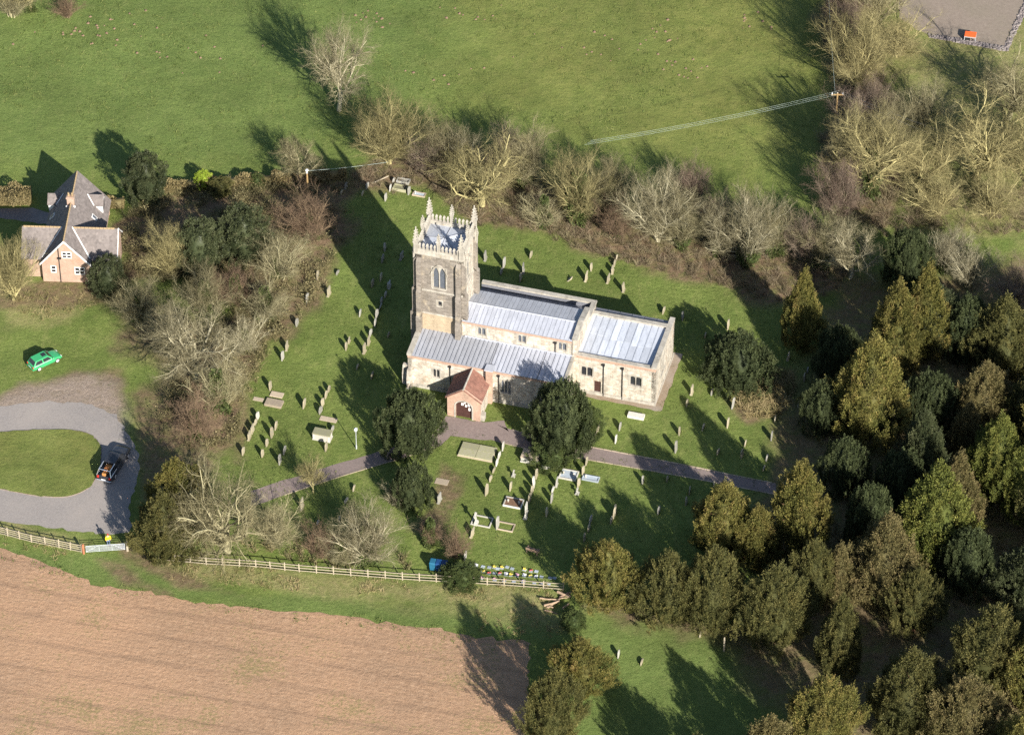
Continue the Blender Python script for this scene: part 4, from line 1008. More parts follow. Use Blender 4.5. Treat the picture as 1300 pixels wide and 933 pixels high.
    if hearse:
        pane('rear_window', [V[3], V[0], V[4], V[7]], 'clear_glass', .01, (.05, .08))
        b = MB(); xm = -.20*L
        for s_ in (-1, 1):
            b.tube([(xb0, s_*wb, zb), (xt0, s_*wt, H-.03)], .045, 6); b.tube([(xt0, s_*wt, H-.03), (xm, s_*wt, H-.03)], .045, 6); b.tube([(xb0, s_*wb, zb+.02), (xm, s_*wb, zb+.02)], .04, 6)
        b.tube([(xt0, -wt, H-.03), (xt0, wt, H-.03)], .045, 6); b.build('window_frame', MAT['chrome'], o)
        g = MB(); g.box(xt0, xm, -wt, wt, H-.028, H-.02); 
        g = MB(); g.add([(xt0,-wt,H-.035),(xm,-wt,H-.035),(xm,wt,H-.035),(xt0,wt,H-.035)], [(0,1,2,3)]); g.build('roof_glass', MAT['clear_glass'], o)
    else:
        pane('rear_window', [V[3], V[0], V[4], V[7]], 'glass_dark', .012, (.08, .14))
        g = MB(); g.box(-.10*L, .035*L, -.27, .27, H-.028, H-.005); g.build('sunroof', MAT['glass_dark'], cb)
        g = MB()
        for s_ in (-1, 1): g.tube([(xb0+.1, s_*(wb+.005), zb+.02), (xb1, s_*(wb+.005), zb+.02)], .02, 4)
        g.build('trim_line', MAT['white_paint'], o)
    wr_ = .30 if not hearse else .33
    for sx in (-.31, .32):
        for s_ in (-1, 1):
            wo = empty('wheel', (sx*L, s_*(h-.10), wr_)); wo.parent = o
            ty = MB(); ty.tube([(0,-.11,0),(0,.11,0)], wr_, 16); ty.build('tyre', MAT['rubber'], wo)
            rm = MB(); rm.tube([(0,-.122,0),(0,.122,0)], wr_*.68, 12); rm.build('rim', MAT['rim'], wo)
    for s_ in (-1, 1):
        g = MB(); g.box(-.5*L-.01, -.47*L, *sorted((s_*h*.62, s_*h*.86)), hb*.66, hb*.92); g.build('tail_light', MAT['lamp_red'], o, bevel=.02)
        g = MB(); g.box(.465*L, .5*L+.004, *sorted((s_*h*.45, s_*h*.76)), hb*.52, hb*.68); g.build('headlight', MAT['lamp_white'], o, bevel=.02)
        g = MB(); g.box(xb1-.28, xb1-.14, *sorted((s_*wb, s_*(wb+.17))), zb+.03, zb+.16); g.build('mirror', MAT[paint], o, bevel=.03)
    g = MB(); g.box(-.515*L, -.47*L, -h*.9, h*.9, .30, .44); g.build('rear_bumper', MAT['chrome' if hearse else paint], o, bevel=.04)
    g = MB(); g.box(.46*L, .508*L, -h*.84, h*.84, .30, .46); g.build('front_bumper', MAT[paint], o, bevel=.04)
    g = MB(); g.box(-.515*L-.005, -.515*L+.01, -.26, .26, .50, .62); g.build('number_plate', MAT['lamp_white'], o)
    return o
def head(p, q): a, b = G(*p), G(*q); return math.atan2(b.y-a.y, b.x-a.x)
car('hatchback_car', 'small bright green hatchback parked on the grass', (*G2(57, 461), 0), head((38, 470), (76, 452)), 3.85, 1.62, 1.42, 'green_paint')
hz = head((133, 611), (156, 574))
hl = Vector((*G2(145, 592), 0))
car('hearse', 'long midnight black hearse with glazed chromed rear deck on the lane', hl, hz, 5.6, 1.9, 1.62, 'black_paint', True)
co = empty('coffin', hl+Vector((math.cos(hz), math.sin(hz), 0))*-1.75+Vector((0, 0, .92)), hz, 'polished oak coffin with orange flowers inside the hearse', 'coffin')
b = MB(); b.prism([(-.95,-.22),(.45,-.34),(.98,-.22),(.98,.22),(.45,.34),(-.95,.22)], 'z', 0, .36); b.build('box', MAT['coffin_wood'], co, bevel=.03)
rg = random.Random(4); b = MB()
for k in range(26): b.ball((rg.uniform(-.7,.1), rg.uniform(-.22,.22), .38+rg.uniform(0,.16)), .09, .09, .07, 6, 4)
b.build('flowers', MAT['flowers'], co)

# ------------------------------------------------------------------ person in a yellow jacket behind the gate
def skin(name, verts, edges, radii, mat, parent, sub=2, root=0):
    me = bpy.data.meshes.new(name); me.from_pydata(verts, edges, []); me.materials.append(mat)
    o = place(name, me, parent)
    m = o.modifiers.new('skin', 'SKIN'); m.use_smooth_shade = True
    for v, r_ in zip(me.skin_vertices[0].data, radii): v.radius = (r_, r_) if not isinstance(r_, tuple) else r_
    me.skin_vertices[0].data[root].use_root = True
    o.modifiers.new('sub', 'SUBSURF').levels = sub; o.modifiers['sub'].render_levels = sub
    return o
pp = G(138, 692.5)
pe = empty('person', (pp.x, pp.y, 0), R(200), 'person in yellow high visibility jacket standing behind the metal gate', 'person')
vs = [(0,0,.96),(0,0,1.18),(0,0,1.40),(0,.0,1.52),(0,.01,1.64),(0,.015,1.74), (.10,0,.90),(.11,.01,.50),(.11,-.01,.07),(.12,.16,.03), (-.10,0,.90),(-.12,.02,.50),(-.13,0,.07),(-.14,.16,.03),
      (.20,0,1.42),(.27,.02,1.16),(.24,.16,.98),(.22,.22,.94), (-.20,0,1.42),(-.28,.02,1.16),(-.24,.15,.98),(-.22,.21,.94)]
es = [(0,1),(1,2),(2,3),(3,4),(4,5),(0,6),(6,7),(7,8),(8,9),(0,10),(10,11),(11,12),(12,13),(2,14),(14,15),(15,16),(16,17),(2,18),(18,19),(19,20),(20,21)]
rr = [(.15,.11),(.15,.11),(.16,.11),.055,.095,.085,.085,.06,.045,.04,.085,.06,.045,.04,.06,.045,.035,.04,.06,.045,.035,.04]
skin('body', vs, es, rr, MAT['skin'], pe)
skin('jacket', [(0,0,.86),(0,0,1.18),(0,0,1.43),(.205,0,1.42),(.275,.02,1.16),(.245,.15,1.0),(-.205,0,1.42),(-.285,.02,1.16),(-.245,.14,1.0)], [(0,1),(1,2),(2,3),(3,4),(4,5),(2,6),(6,7),(7,8)],
     [(.20,.15),(.19,.15),(.18,.14),.085,.07,.058,.085,.07,.058], MAT['hi_vis'], pe)
skin('trousers', [(0,0,.94),(.10,0,.88),(.11,.01,.50),(.11,-.01,.10),(-.10,0,.88),(-.12,.02,.50),(-.13,0,.10)], [(0,1),(1,2),(2,3),(0,4),(4,5),(5,6)], [(.16,.12),.10,.08,.07,.10,.08,.07], MAT['denim'], pe)
b = MB(); b.ball((0,.01,1.745),.115,.125,.10,10,6); b.build('hat', MAT['red_cap'], pe)
b = MB()
for s_ in (-1, 1): b.box(s_*.12-.055, s_*.12+.055, -.08, .2, 0, .09)
b.build('boots', MAT['rubber'], pe, bevel=.02)
# ------------------------------------------------------------------ plant generators
def norm(v): return v/(np.linalg.norm(v, axis=-1, keepdims=True)+1e-9)
def tubes(P, Rr, sides, tint=None):
    """P (N,K,3) centre lines, Rr (N,K) radii -> verts, quads"""
    N, K, _ = P.shape
    T = norm(np.gradient(P, axis=1)); ref = np.where(np.abs(T[..., 2:3]) > .9, [[[1., 0, 0]]], [[[0, 0, 1.]]])
    A = norm(np.cross(T, ref)); B = np.cross(T, A)
    th = np.arange(sides)*2*np.pi/sides
    V = P[:, :, None]+Rr[:, :, None, None]*(A[:, :, None]*np.cos(th)[:, None]+B[:, :, None]*np.sin(th)[:, None])
    idx = np.arange(N*K*sides).reshape(N, K, sides); nx_ = np.roll(idx, -1, 2)
    F = np.stack([idx[:, :-1], nx_[:, :-1], nx_[:, 1:], idx[:, 1:]], -1).reshape(-1, 4)
    return V.reshape(-1, 3), F
def grow(rg, PP, PR, per, length, ang, K, r_ratio, trange, up, wob, minr, lenfall=0.5, lj=.3):
    """children along parents"""
    N, KP, _ = PP.shape; n = N*per
    par = np.repeat(np.arange(N), per)
    t = np.tile((np.arange(per)+.5)/per, N)+rg.uniform(-.4, .4, n)/per
    t = trange[0]+(trange[1]-trange[0])*np.clip(t, 0, 1)
    f = t*(KP-1); i = np.minimum(f.astype(int), KP-2); w = (f-i)[:, None]
    S = PP[par, i]*(1-w)+PP[par, i+1]*w; D = norm(PP[par, i+1]-PP[par, i]); r0 = (PR[par, i]*(1-w[:, 0])+PR[par, i+1]*w[:, 0])
    a = np.cross(D, rg.normal(size=(n, 3))); a = norm(a)
    th = rg.uniform(ang[0], ang[1], n)[:, None]
    d = norm(D*np.cos(th)+a*np.sin(th))
    L = length*(1-lenfall*t)*rg.uniform(1-lj, 1+lj, n)
    pts = [S]; cur = S; st = (L/(K-1))[:, None]
    for k in range(K-1):
        cur = cur+d*st; pts.append(cur)
        d = norm(d+np.array([0, 0, up])+rg.normal(size=(n, 3))*wob)
    P = np.stack(pts, 1)
    rs = np.maximum(np.minimum(r0*r_ratio, L*0.03), minr)
    Rr = rs[:, None]*np.linspace(1, .35, K)[None]; Rr = np.maximum(Rr, minr*.6)
    return P, Rr
def bare_tree(seed, kind):
    rg = np.random.default_rng(seed)
    if kind == 'round':     # single bole, rounded head
        z = np.linspace(0, 5.2, 8); P0 = np.stack([np.cumsum(rg.normal(0, .09, 8)), np.cumsum(rg.normal(0, .09, 8)), z], 1)[None]; R0 = np.linspace(.30, .11, 8)[None]
        lv = [(16, 5.2, (.5, 1.25), 7, .62, (.22, 1.0), .15, .14, .03, .2), (10, 2.7, (.4, 1.0), 6, .55, (.2, 1.0), .07, .16, .012, .35), (9, 1.3, (.35, .95), 5, .6, (.15, 1.0), .05, .18, .008, .3), (5, .66, (.3, .9), 3, .7, (.1, 1.0), .04, .15, .0055, .2)]
    elif kind == 'fan':     # many stems from one stool, vase shaped
        S = 14; th = np.arange(S)*2*np.pi/S+rg.normal(0, .2, S); lean = rg.uniform(.08, .85, S); zz = np.linspace(0, 1, 8)
        Ls = rg.uniform(6.2, 8.2, S)*(1-.15*lean)
        out = lean[:, None]*zz[None]**1.15*Ls[:, None]*.85
        P0 = np.stack([np.cos(th)[:, None]*out, np.sin(th)[:, None]*out, zz[None]*Ls[:, None]*np.cos(lean)[:, None]], -1)
        P0[:, :, :2] += np.cumsum(rg.normal(0, .07, (S, 8, 2)), 1)
        R0 = np.linspace(.12, .03, 8)[None]*rg.uniform(.7, 1.2, S)[:, None]
        lv = [(11, 3.0, (.3, .9), 7, .6, (.12, 1.0), .10, .13, .02, .35), (9, 1.6, (.3, .85), 5, .55, (.12, 1.0), .07, .16, .009, .35), (7, .8, (.3, .9), 4, .65, (.1, 1.0), .05, .17, .006, .25)]
    elif kind == 'spread':  # low forking bole with wide crooked limbs
        z = np.linspace(0, 3.0, 6); P0 = np.stack([np.cumsum(rg.normal(0, .14, 6)), np.cumsum(rg.normal(0, .14, 6)), z], 1)[None]; R0 = np.linspace(.34, .22, 6)[None]
        lv = [(15, 5.8, (.5, 1.45), 9, .55, (.3, 1.0), .10, .22, .05, .1), (11, 2.9, (.45, 1.15), 7, .5, (.15, 1.0), .06, .24, .014, .35), (9, 1.4, (.4, 1.1), 5, .55, (.15, 1.0), .03, .25, .008, .3), (4, .7, (.4, 1.0), 3, .7, (.1, 1.0), 0, .2, .0055, .2)]
    else:                   # thicket shrub
        S = 34; th = rg.uniform(0, 2*np.pi, S); lean = rg.uniform(.05, 1.0, S); zz = np.linspace(0, 1, 7); Ls = rg.uniform(5, 8.5, S)
        out = np.sin(lean)[:, None]*zz[None]*Ls[:, None]*.75
        P0 = np.stack([np.cos(th)[:, None]*out+rg.normal(0, .35, S)[:, None], np.sin(th)[:, None]*out+rg.normal(0, .35, S)[:, None], zz[None]**.9*Ls[:, None]*np.cos(lean*.85)[:, None]], -1)
        P0[:, 1:, :] += np.cumsum(rg.normal(0, .12, (S, 6, 3)), 1)
        R0 = np.linspace(.06, .018, 7)[None]*rg.uniform(.7, 1.3, S)[:, None]
        lv = [(10, 2.1, (.3, .95), 6, .6, (.15, 1.0), .08, .19, .010, .35), (8, 1.0, (.3, 1.0), 4, .6, (.1, 1.0), .05, .22, .0065, .3), (3, .5, (.3, .9), 3, .7, (.1, 1.0), .03, .2, .0055, .2)]
    Vt, Ft = tubes(P0, R0, 7)
    if kind == 'round' or kind == 'spread': pass
    PP, PR = P0, R0; VV, FF, TT = [], [], []; base = 0; n = len(lv)
    for k, (per, ln, ang, K, rr_, tr, up, wob, mr_, lf) in enumerate(lv):
        PP, PR = grow(rg, PP, PR, per, ln, ang, K, rr_, tr, up, wob, mr_, lf)
        V, F_ = tubes(PP, PR, 5 if k == 0 else (4 if k == 1 else 3))
        VV.append(V); FF.append(F_+base); TT.append(np.full(len(V), k/(n-1))); base += len(V)
    return np_mesh('trunk', Vt, Ft, [BARK['olive']], {'thin': np.zeros(len(Vt))}, True), np_mesh('crown', np.concatenate(VV), np.concatenate(FF), [BARK['olive']], {'thin': np.concatenate(TT)}, False)
def leaves(C, D, L, W, tint, N=None):
    """diamond leaves: base C, direction D, length L, width W"""
    rg = np.random.default_rng(len(C))
    side = norm(np.cross(D, rg.normal(size=D.shape) if N is None else N))
    mid = C+D*(L*.45)[:, None]; dr = norm(np.cross(D, side))*(L*.08)[:, None]
    V = np.stack([C, mid+side*(W*.5)[:, None]+dr, C+D*L[:, None], mid-side*(W*.5)[:, None]+dr], 1).reshape(-1, 3)
    F_ = np.arange(len(V)).reshape(-1, 4)
    return V, F_, np.repeat(tint, 4)
def core(prof, k, seed, n=20, m=14):
    """added inner shell that stops light coming through the crown"""
    th = np.linspace(0, 2*np.pi, n, endpoint=False); tt = np.linspace(0, 1, m)
    rg = np.random.default_rng(seed); V = []
    for t_ in tt:
        z, r_ = prof(np.array([t_])); r_ = np.maximum(r_[0]*k*rg.uniform(.8, 1.1, n), .01)
        V.append(np.stack([r_*np.cos(th), r_*np.sin(th), np.full(n, z[0])*.92+.1], 1))
    V = np.concatenate(V); i = np.arange(n*m).reshape(m, n); j = np.roll(i, -1, 1)
    return V, np.stack([i[:-1], j[:-1], j[1:], i[1:]], -1).reshape(-1, 4)
def foliage(seed, style):
    """crown about 10 m tall made of separate leafy plumes, with trunk and limbs"""
    rg = np.random.default_rng(seed)
    if style == 'dome':       # old yew, upright plumes with dark gaps
        prof = lambda t: (0.3+9.4*t, 5.0*np.sqrt(np.clip(1-(np.abs(t-.34)/.66)**2.2, 0, 1))); n, m, a, b, cl, lf, wd, fr, pr, ck = 1150, 50, .12, 1.0, 1.2, .26, .10, (.97, 1.02), .15, .55; nb, ha, hz = 150, .52, 1.7
    elif style == 'cone':     # lawson cypress, fat spire
        prof = lambda t: (0.6+9.4*t, 3.0*np.where(t < .25, (np.clip(t, 0, 1)/.25)**.3*.25+.75, 1-np.clip((t-.25)/.75, 0, 1)**1.25)); n, m, a, b, cl, lf, wd, fr, pr, ck = 1150, 42, .5, 1.0, .85, .20, .075, (.92, 1.03), .17, .55; nb, ha, hz = 120, .50, .85
    elif style == 'fat':      # broad irregular cypress
        prof = lambda t: (0.6+9.2*t, 4.2*np.where(t < .32, (np.clip(t, 0, 1)/.32)**.45*.35+.65, 1-np.clip((t-.32)/.68, 0, 1)**1.15)); n, m, a, b, cl, lf, wd, fr, pr, ck = 1500, 40, .5, 1.0, .9, .20, .075, (.92, 1.03), .17, .55; nb, ha, hz = 150, .62, .95
    elif style == 'feather':  # evergreen with upswept feathery shoots
        prof = lambda t: (1.2+8.5*t, 4.6*np.where(t < .35, (np.clip(t, 0, 1)/.35)**.5*.3+.7, 1-np.clip((t-.35)/.65, 0, 1)**1.2)); n, m, a, b, cl, lf, wd, fr, pr, ck = 1250, 44, .6, 1.0, 1.25, .22, .07, (.90, 1.05), .15, .55; nb, ha, hz = 120, .72, .95
    else:                     # 'round' broadleaf evergreen
        prof = lambda t: (0.3+9.5*t, 5.0*np.sqrt(np.clip(1-(np.abs(t-.45)/.56)**2.2, 0, 1))); n, m, a, b, cl, lf, wd, fr, pr, ck = 1100, 42, .8, .5, .7, .20, .13, (.88, 1.04), .33, .55; nb, ha, hz = 90, .85, .85
    tg = np.linspace(0, 1, 400); zg, rgd = prof(tg)
    wgt = (rgd+.15)*np.sqrt(np.gradient(rgd)**2+np.gradient(zg)**2); cdf = np.cumsum(wgt)/wgt.sum()
    t = np.interp((np.arange(n)+rg.random(n))/n, cdf, tg); z, r_ = prof(t)
    az = (np.arange(n)*2.39996+rg.normal(0, .25, n)) % (2*np.pi)
    ph = rg.uniform(0, 6.28, 4)
    lob = 1+.12*np.sin(az*2+ph[0]+t*3)+.09*np.sin(az*5+ph[1]-t*7)+.06*np.sin(az*9+t*13+ph[2])
    if style in ('fat', 'feather'): lob = 1+(lob-1)*1.5
    # boughs: rounded lobes that stand out, with dark creases between them
    tb = np.interp((np.arange(nb)+rg.random(nb))/nb, cdf, tg); zb_, rb_ = prof(tb); ab = (np.arange(nb)*2.39996+rg.normal(0, .3, nb)) % (2*np.pi)
    da_ = np.abs((az[:, None]-ab[None]+np.pi) % (2*np.pi)-np.pi)*(.5*(r_[:, None]+rb_[None])+.2)
    dd_ = np.sqrt((da_/ha)**2+((z[:, None]-zb_[None])/hz)**2); dmin = dd_.min(1); own = dd_.argmin(1)
    keep = (dmin < 1.0) | (rg.random(n) < .2)
    prom = rg.uniform(.90, 1.10, nb)
    t, z, r_, az, lob, dmin, own = (q[keep] for q in (t, z, r_, az, lob, dmin, own)); n = len(t)
    rad = r_*lob*rg.uniform(fr[0], fr[1], n)*prom[own]*(1.02-(.20 if style == 'dome' else .18)*np.clip(dmin, 0, 1.3)**2)
    z = z+(1-np.clip(dmin, 0, 1.2))*hz*.35
    btint = rg.normal(0, .13, nb)[own]
    C = np.stack([rad*np.cos(az), rad*np.sin(az), z+rg.normal(0, .2, n)], 1)
    out = norm(np.stack([np.cos(az), np.sin(az), (t-.4)*1.2], 1))
    D = norm(out*a+np.array([0, 0, b])+rg.normal(0, .13, (n, 3)))
    s = rg.beta(1.1, 1.25, (n, m)); scl = rg.uniform(.6, 1.35, (n, 1))
    rad2 = pr*np.sqrt(np.clip(1.08-s, 0, 1))*(.5+.5*np.clip(s*5, 0, 1))*np.sqrt(scl)
    off = norm(rg.normal(size=(n, m, 3)))*rg.uniform(.35, 1.0, (n, m, 1))**.5*rad2[..., None]*1.35
    P = C[:, None]+D[:, None]*((s-.42)*cl*scl)[..., None]+off
    LD = norm(D[:, None]*.9+norm(off)*.8+rg.normal(0, .3, (n, m, 3)))
    NL = norm(norm(off)*.9+out[:, None]*.55+rg.normal(0, .33, (n, m, 3)))
    tint = np.clip((.45+btint+rg.normal(0, .12, n))[:, None]+rg.normal(0, .14, (n, m))+(s-.5)*.25, 0, 1)
    V, F_, T = leaves(P.reshape(-1, 3), LD.reshape(-1, 3), rg.uniform(.7, 1.3, n*m)*lf, rg.uniform(.7, 1.3, n*m)*wd, tint.ravel(), NL.reshape(-1, 3))
    Vc, Fc = core(prof, ck, seed)
    V2 = np.concatenate([V, Vc]); F2 = np.concatenate([F_, Fc+len(V)]); T2 = np.concatenate([T, np.full(len(Vc), .1)])  # shell takes a dark tint, painting the shade inside the crown
    zt = 8.0; zz = np.linspace(0, zt, 7)
    Pt = np.stack([np.cumsum(rg.normal(0, .06, 7)), np.cumsum(rg.normal(0, .06, 7)), zz], 1)[None]
    Vt, Ft = tubes(Pt, np.linspace(.28, .06, 7)[None], 7)
    PB, RB = grow(rg, Pt, np.linspace(.28, .06, 7)[None], 16, 2.6, (.7, 1.3), 5, .4, (.15, .95), .15, .12, .03)
    Vb, Fb = tubes(PB, RB, 4)
    Vt2 = np.concatenate([Vt, Vb]); Ft2 = np.concatenate([Ft, Fb+len(Vt)])
    return np_mesh('crown', V2, F2, [LEAF['yew']], {'tint': T2}), np_mesh('trunk', Vt2, Ft2, [BARK['red']], {'thin': np.zeros(len(Vt2))}, True)
def ivy_mesh(seed):
    rg = np.random.default_rng(seed); n = 5200
    t = rg.beta(1.0, 1.3, n); az = rg.uniform(0, 2*np.pi, n); r_ = (1.15-.75*t)*(.55+.5*rg.random(n))*(1+.3*np.sin(az*3+t*9))
    P = np.stack([r_*np.cos(az), r_*np.sin(az), .1+t*5.2], 1)
    D = norm(np.stack([np.cos(az), np.sin(az), rg.normal(.3, .4, n)], 1)+rg.normal(0, .4, (n, 3)))
    V, F_, T = leaves(P, D, rg.uniform(.16, .32, n), rg.uniform(.14, .26, n), np.clip(rg.normal(.5, .25, n), 0, 1))
    return np_mesh('ivy', V, F_, [LEAF['ivy']], {'tint': T})

BARE = {}
def bare(kind, k):
    if (kind, k) not in BARE: BARE[kind, k] = bare_tree({'round': 10, 'fan': 20, 'spread': 30, 'shrub': 40}[kind]+k, kind)
    return BARE[kind, k]
FOL = {}
def fol(style, k):
    if (style, k) not in FOL: FOL[style, k] = foliage({'dome': 50, 'cone': 60, 'fat': 70, 'feather': 80, 'round': 90}[style]+k, style)
    return FOL[style, k]
IVY = [ivy_mesh(100), ivy_mesh(101)]
_tr = random.Random(99)
def tree_bare(px, py, h, w, kind, k, col, label, ivy=0.0, name='bare_tree', group='leafless trees and shrubs'):
    """base at photo position, height and crown width in metres"""
    o = empty(name, (*G2(px, py), 0), _tr.uniform(0, 6.28), label, 'shrub' if name.endswith('shrub') else 'tree', group)
    tk, cw = bare(kind, k)
    ref = {'round': (9.6, 10.5), 'fan': (9.2, 9.6), 'spread': (7.8, 13.0), 'shrub': (7.6, 9.5)}[kind]
    w *= 1.18; h *= 1.06
    o.scale = (w/ref[1], w/ref[1], h/ref[0])
    place('trunk' if kind in ('round', 'spread') else 'stems', tk, o, mat=BARK[col]); place('crown', cw, o, mat=BARK[col])
    if ivy:
        place('ivy', _tr.choice(IVY), o, scale=(ivy*ref[1]/w, ivy*ref[1]/w, ivy*ref[0]/h*1.0))
    return o
def tree_leafy(px, py, h, w, style, k, leaf, label, name='conifer_tree', cat='tree', group=None, rz=None):
    o = empty(name, (*G2(px, py), 0), _tr.uniform(0, 6.28) if rz is None else rz, label, cat, group)
    cw, tk = fol(style, k)
    ref = {'dome': 11.4, 'cone': 6.5, 'fat': 9.0, 'feather': 9.8, 'round': 11.2}[style]
    k_ = 1.12 if style in ('cone', 'fat', 'feather') else 1.0
    kw = 1.03 if k_ > 1 else 1.0
    o.scale = (kw*w/ref, kw*w/ref, k_*1.03*h/10.0 if k_ > 1 else h/10.0)
    place('trunk', tk, o); place('crown', cw, o, mat=LEAF[leaf])
    return o

# loose vegetation that nobody could count
def scatter(polys, dens, seed, extra=None):
    rg = np.random.default_rng(seed); out = []
    for p in polys:
        q = np.array(gp(p)); lo, hi = q.min(0), q.max(0); n = int((hi-lo).prod()*dens)
        xx, yy = rg.uniform(lo[0], hi[0], n), rg.uniform(lo[1], hi[1], n)
        d = inside(gp(p), xx, yy)+(fbm(xx, yy, 4, seed+3)-.5)*3
        k = d > 0
        if extra is not None: k &= fbm(xx, yy, 5, seed+7) > extra
        out.append(np.stack([xx[k], yy[k]], 1))
    return np.concatenate(out)
def thicket(name, polys, dens, stems, hgt, mat, label, seed, wid=.03, extra=None, lean=.9, leafy=0):
    rg = np.random.default_rng(seed)
    B = scatter(polys, dens, seed, extra); n = len(B)
    H = hgt*rg.uniform(.5, 1.25, n)*(.6+.8*fbm(B[:, 0], B[:, 1], 6, seed))
    N = n*stems; bi = np.repeat(np.arange(n), stems)
    az = rg.uniform(0, 2*np.pi, N); ln = rg.uniform(.15, lean, N); h = H[bi]*rg.uniform(.6, 1.1, N)
    P0 = np.stack([B[bi, 0]+rg.normal(0, .15, N), B[bi, 1]+rg.normal(0, .15, N), np.zeros(N)], 1)
    d = np.stack([np.cos(az)*np.sin(ln), np.sin(az)*np.sin(ln), np.cos(ln)], 1)
    P1 = P0+d*(h*.6)[:, None]; d2 = norm(d+np.stack([np.cos(az)*.5, np.sin(az)*.5, -.25*np.ones(N)], 1)); P2 = P1+d2*(h*.5)[:, None]
    sd = norm(np.cross(d, rg.normal(size=(N, 3))))*wid
    V = np.stack([P0-sd, P0+sd, P1+sd*.8, P1-sd*.8, P2+sd*.3, P2-sd*.3], 1).reshape(-1, 3)
    b_ = np.arange(N)[:, None]*6
    F_ = np.concatenate([b_+np.array([[0, 1, 2, 3]]), b_+np.array([[3, 2, 4, 5]])])
    tc = np.clip(rg.normal(.5, .2, n)[bi]+rg.normal(0, .15, N)+(fbm(B[bi, 0], B[bi, 1], 7, seed+9)-.5)*.6, 0, 1); T = np.repeat(tc, 6)
    if leafy:
        M = n*leafy; li = np.repeat(np.arange(n), leafy)
        az = rg.uniform(0, 2*np.pi, M); rr = H[li]*rg.uniform(.1, .55, M)
        C = np.stack([B[li, 0]+np.cos(az)*rr, B[li, 1]+np.sin(az)*rr, H[li]*rg.uniform(.15, .9, M)], 1)
        V2, F2, T2 = leaves(C, norm(rg.normal(size=(M, 3))+[0, 0, .5]), rg.uniform(.12, .26, M), rg.uniform(.1, .2, M), np.clip(rg.normal(.5, .22, M), 0, 1))
        F_ = np.concatenate([F_, F2+len(V)]); V = np.concatenate([V, V2]); T = np.concatenate([T, T2])
    o = place(name, np_mesh(name, V, F_, [LEAF[mat]], {'tint': T}))
    return tag(o, label, None, None, 'stuff')
# ------------------------------------------------------------------ undergrowth
thicket('bramble_thicket', [SCRUB_N], 1.3, 32, 1.1, 'bramble', 'brown bramble bank between the leafless trees north of the church', 201, .014, None, 1.1)
thicket('undergrowth', [SCRUB_W], 1.5, 26, 1.4, 'scrub', 'olive brown undergrowth along the west side of the churchyard', 202, .014, .40, 1.1, 14)
thicket('hedge_undergrowth', [SCRUB_E, [(1110,240),(1310,235),(1310,300),(1230,300),(1120,300)]], .9, 24, 1.7, 'bramble', 'purplish brown scrub along the pasture hedge line', 203, .014, None, 1.1)
thicket('fence_undergrowth', [[(215,690),(330,690),(430,680),(520,700),(525,728),(380,716),(215,704)], [(700,748),(735,750),(730,800),(690,800)]], .9, 20, 1.0, 'scrub', 'low scrub tangled along the churchyard fence', 204, .024, .42, 1.1, 10)
thicket('dry_grass', [[(195,708),(350,726),(520,738),(712,752),(715,775),(560,764),(340,748),(220,735)], [(0,678),(105,700),(110,712),(60,712),(0,690)], [(600,775),(720,780),(715,810),(620,808)], [(0,372),(130,366),(160,380),(60,405),(0,410)]], 2.2, 10, .5, 'straw', 'tussocks of dry pale grass along the field edge', 205, .02, .42, 1.2)
thicket('straw_heap', [[(930,512),(955,487),(985,468),(1004,478),(1010,505),(985,530),(950,530)]], 5.0, 22, 1.1, 'straw', 'golden heap of dead grass beside the round yew', 206, .022, None, 1.0)
thicket('coarse_grass', [[(140,470),(330,470),(520,740),(330,745),(180,720)], [(300,240),(560,240),(560,640),(310,640)], [(560,540),(1000,620),(980,720),(720,760),(540,735)], [(610,290),(860,345),(990,380),(960,600),(840,590),(850,400)]], 1.5, 5, .16, 'turf', 'tufts of coarse churchyard grass', 207, .022, .40, 1.3)
thicket('pasture_tufts', [[(0,-30),(1050,-30),(1050,200),(900,225),(700,170),(520,150),(330,210),(0,230)]], 1.6, 6, .22, 'turf', 'scattered tufts in the green pasture', 208, .025, .45, 1.3)
thicket('field_margin', [[(-20,686),(82,720),(152,742),(250,758),(400,773),(520,790),(670,808),(670,826),(520,804),(400,787),(250,772),(152,756),(82,734),(-20,702)]], 2.6, 6, .2, 'turf', 'weedy ragged grass rim of the ploughed field', 210, .03, .38, 1.3)
thicket('wood_floor_scrub', [[(1040,450),(1300,430),(1320,900),(1150,850),(1160,740),(1040,700)]], .5, 14, .8, 'scrub', 'low scrub on the shaded floor between the conifers', 209, .022, .45, 1.1, 8)

# ------------------------------------------------------------------ trees without leaves
B = tree_bare
B(430,140,11.8,9.4,'round',0,'pale','tall pale leafless tree standing out in the green pasture')
B(493,208,9.2,10.5,'fan',0,'yellow','many stemmed leafless tree with yellowish stems behind the churchyard corner')
B(380,228,5.6,6.2,'round',1,'olive','small leafless tree beside the white topped telegraph pole', 0)
B(395,303,5.8,8.2,'shrub',0,'brown','rounded bushy leafless thorn above the shaded churchyard grass', .7, 'bare_shrub')
B(352,352,5.2,7.4,'shrub',1,'olive','olive leafless thorn between dark evergreen and gravestones', .6, 'bare_shrub')
B(338,405,4.6,6.4,'shrub',0,'olive','ivy clad leafless thorn beside the brown worn bank', .9, 'bare_shrub')
B(312,445,4.2,5.0,'shrub',1,'pale','low leafless thorn over the two western gravestones', .6, 'bare_shrub')
B(250,484,10.2,11.6,'round',1,'pale','broad pale leafless ash beside the gravel turning place')
B(178,408,5.6,6.4,'fan',1,'olive','twiggy olive tree on the grass between house and ash', .7)
B(262,398,6.0,6.6,'fan',0,'olive','twiggy olive tree between big dark evergreen and ash', .9)
B(300,385,4.6,5.6,'shrub',1,'brown','brown thorn below the big dark evergreen', .8, 'bare_shrub')
B(215,440,4.2,5.6,'shrub',0,'olive','olive thorn under the broad pale ash', .6, 'bare_shrub')
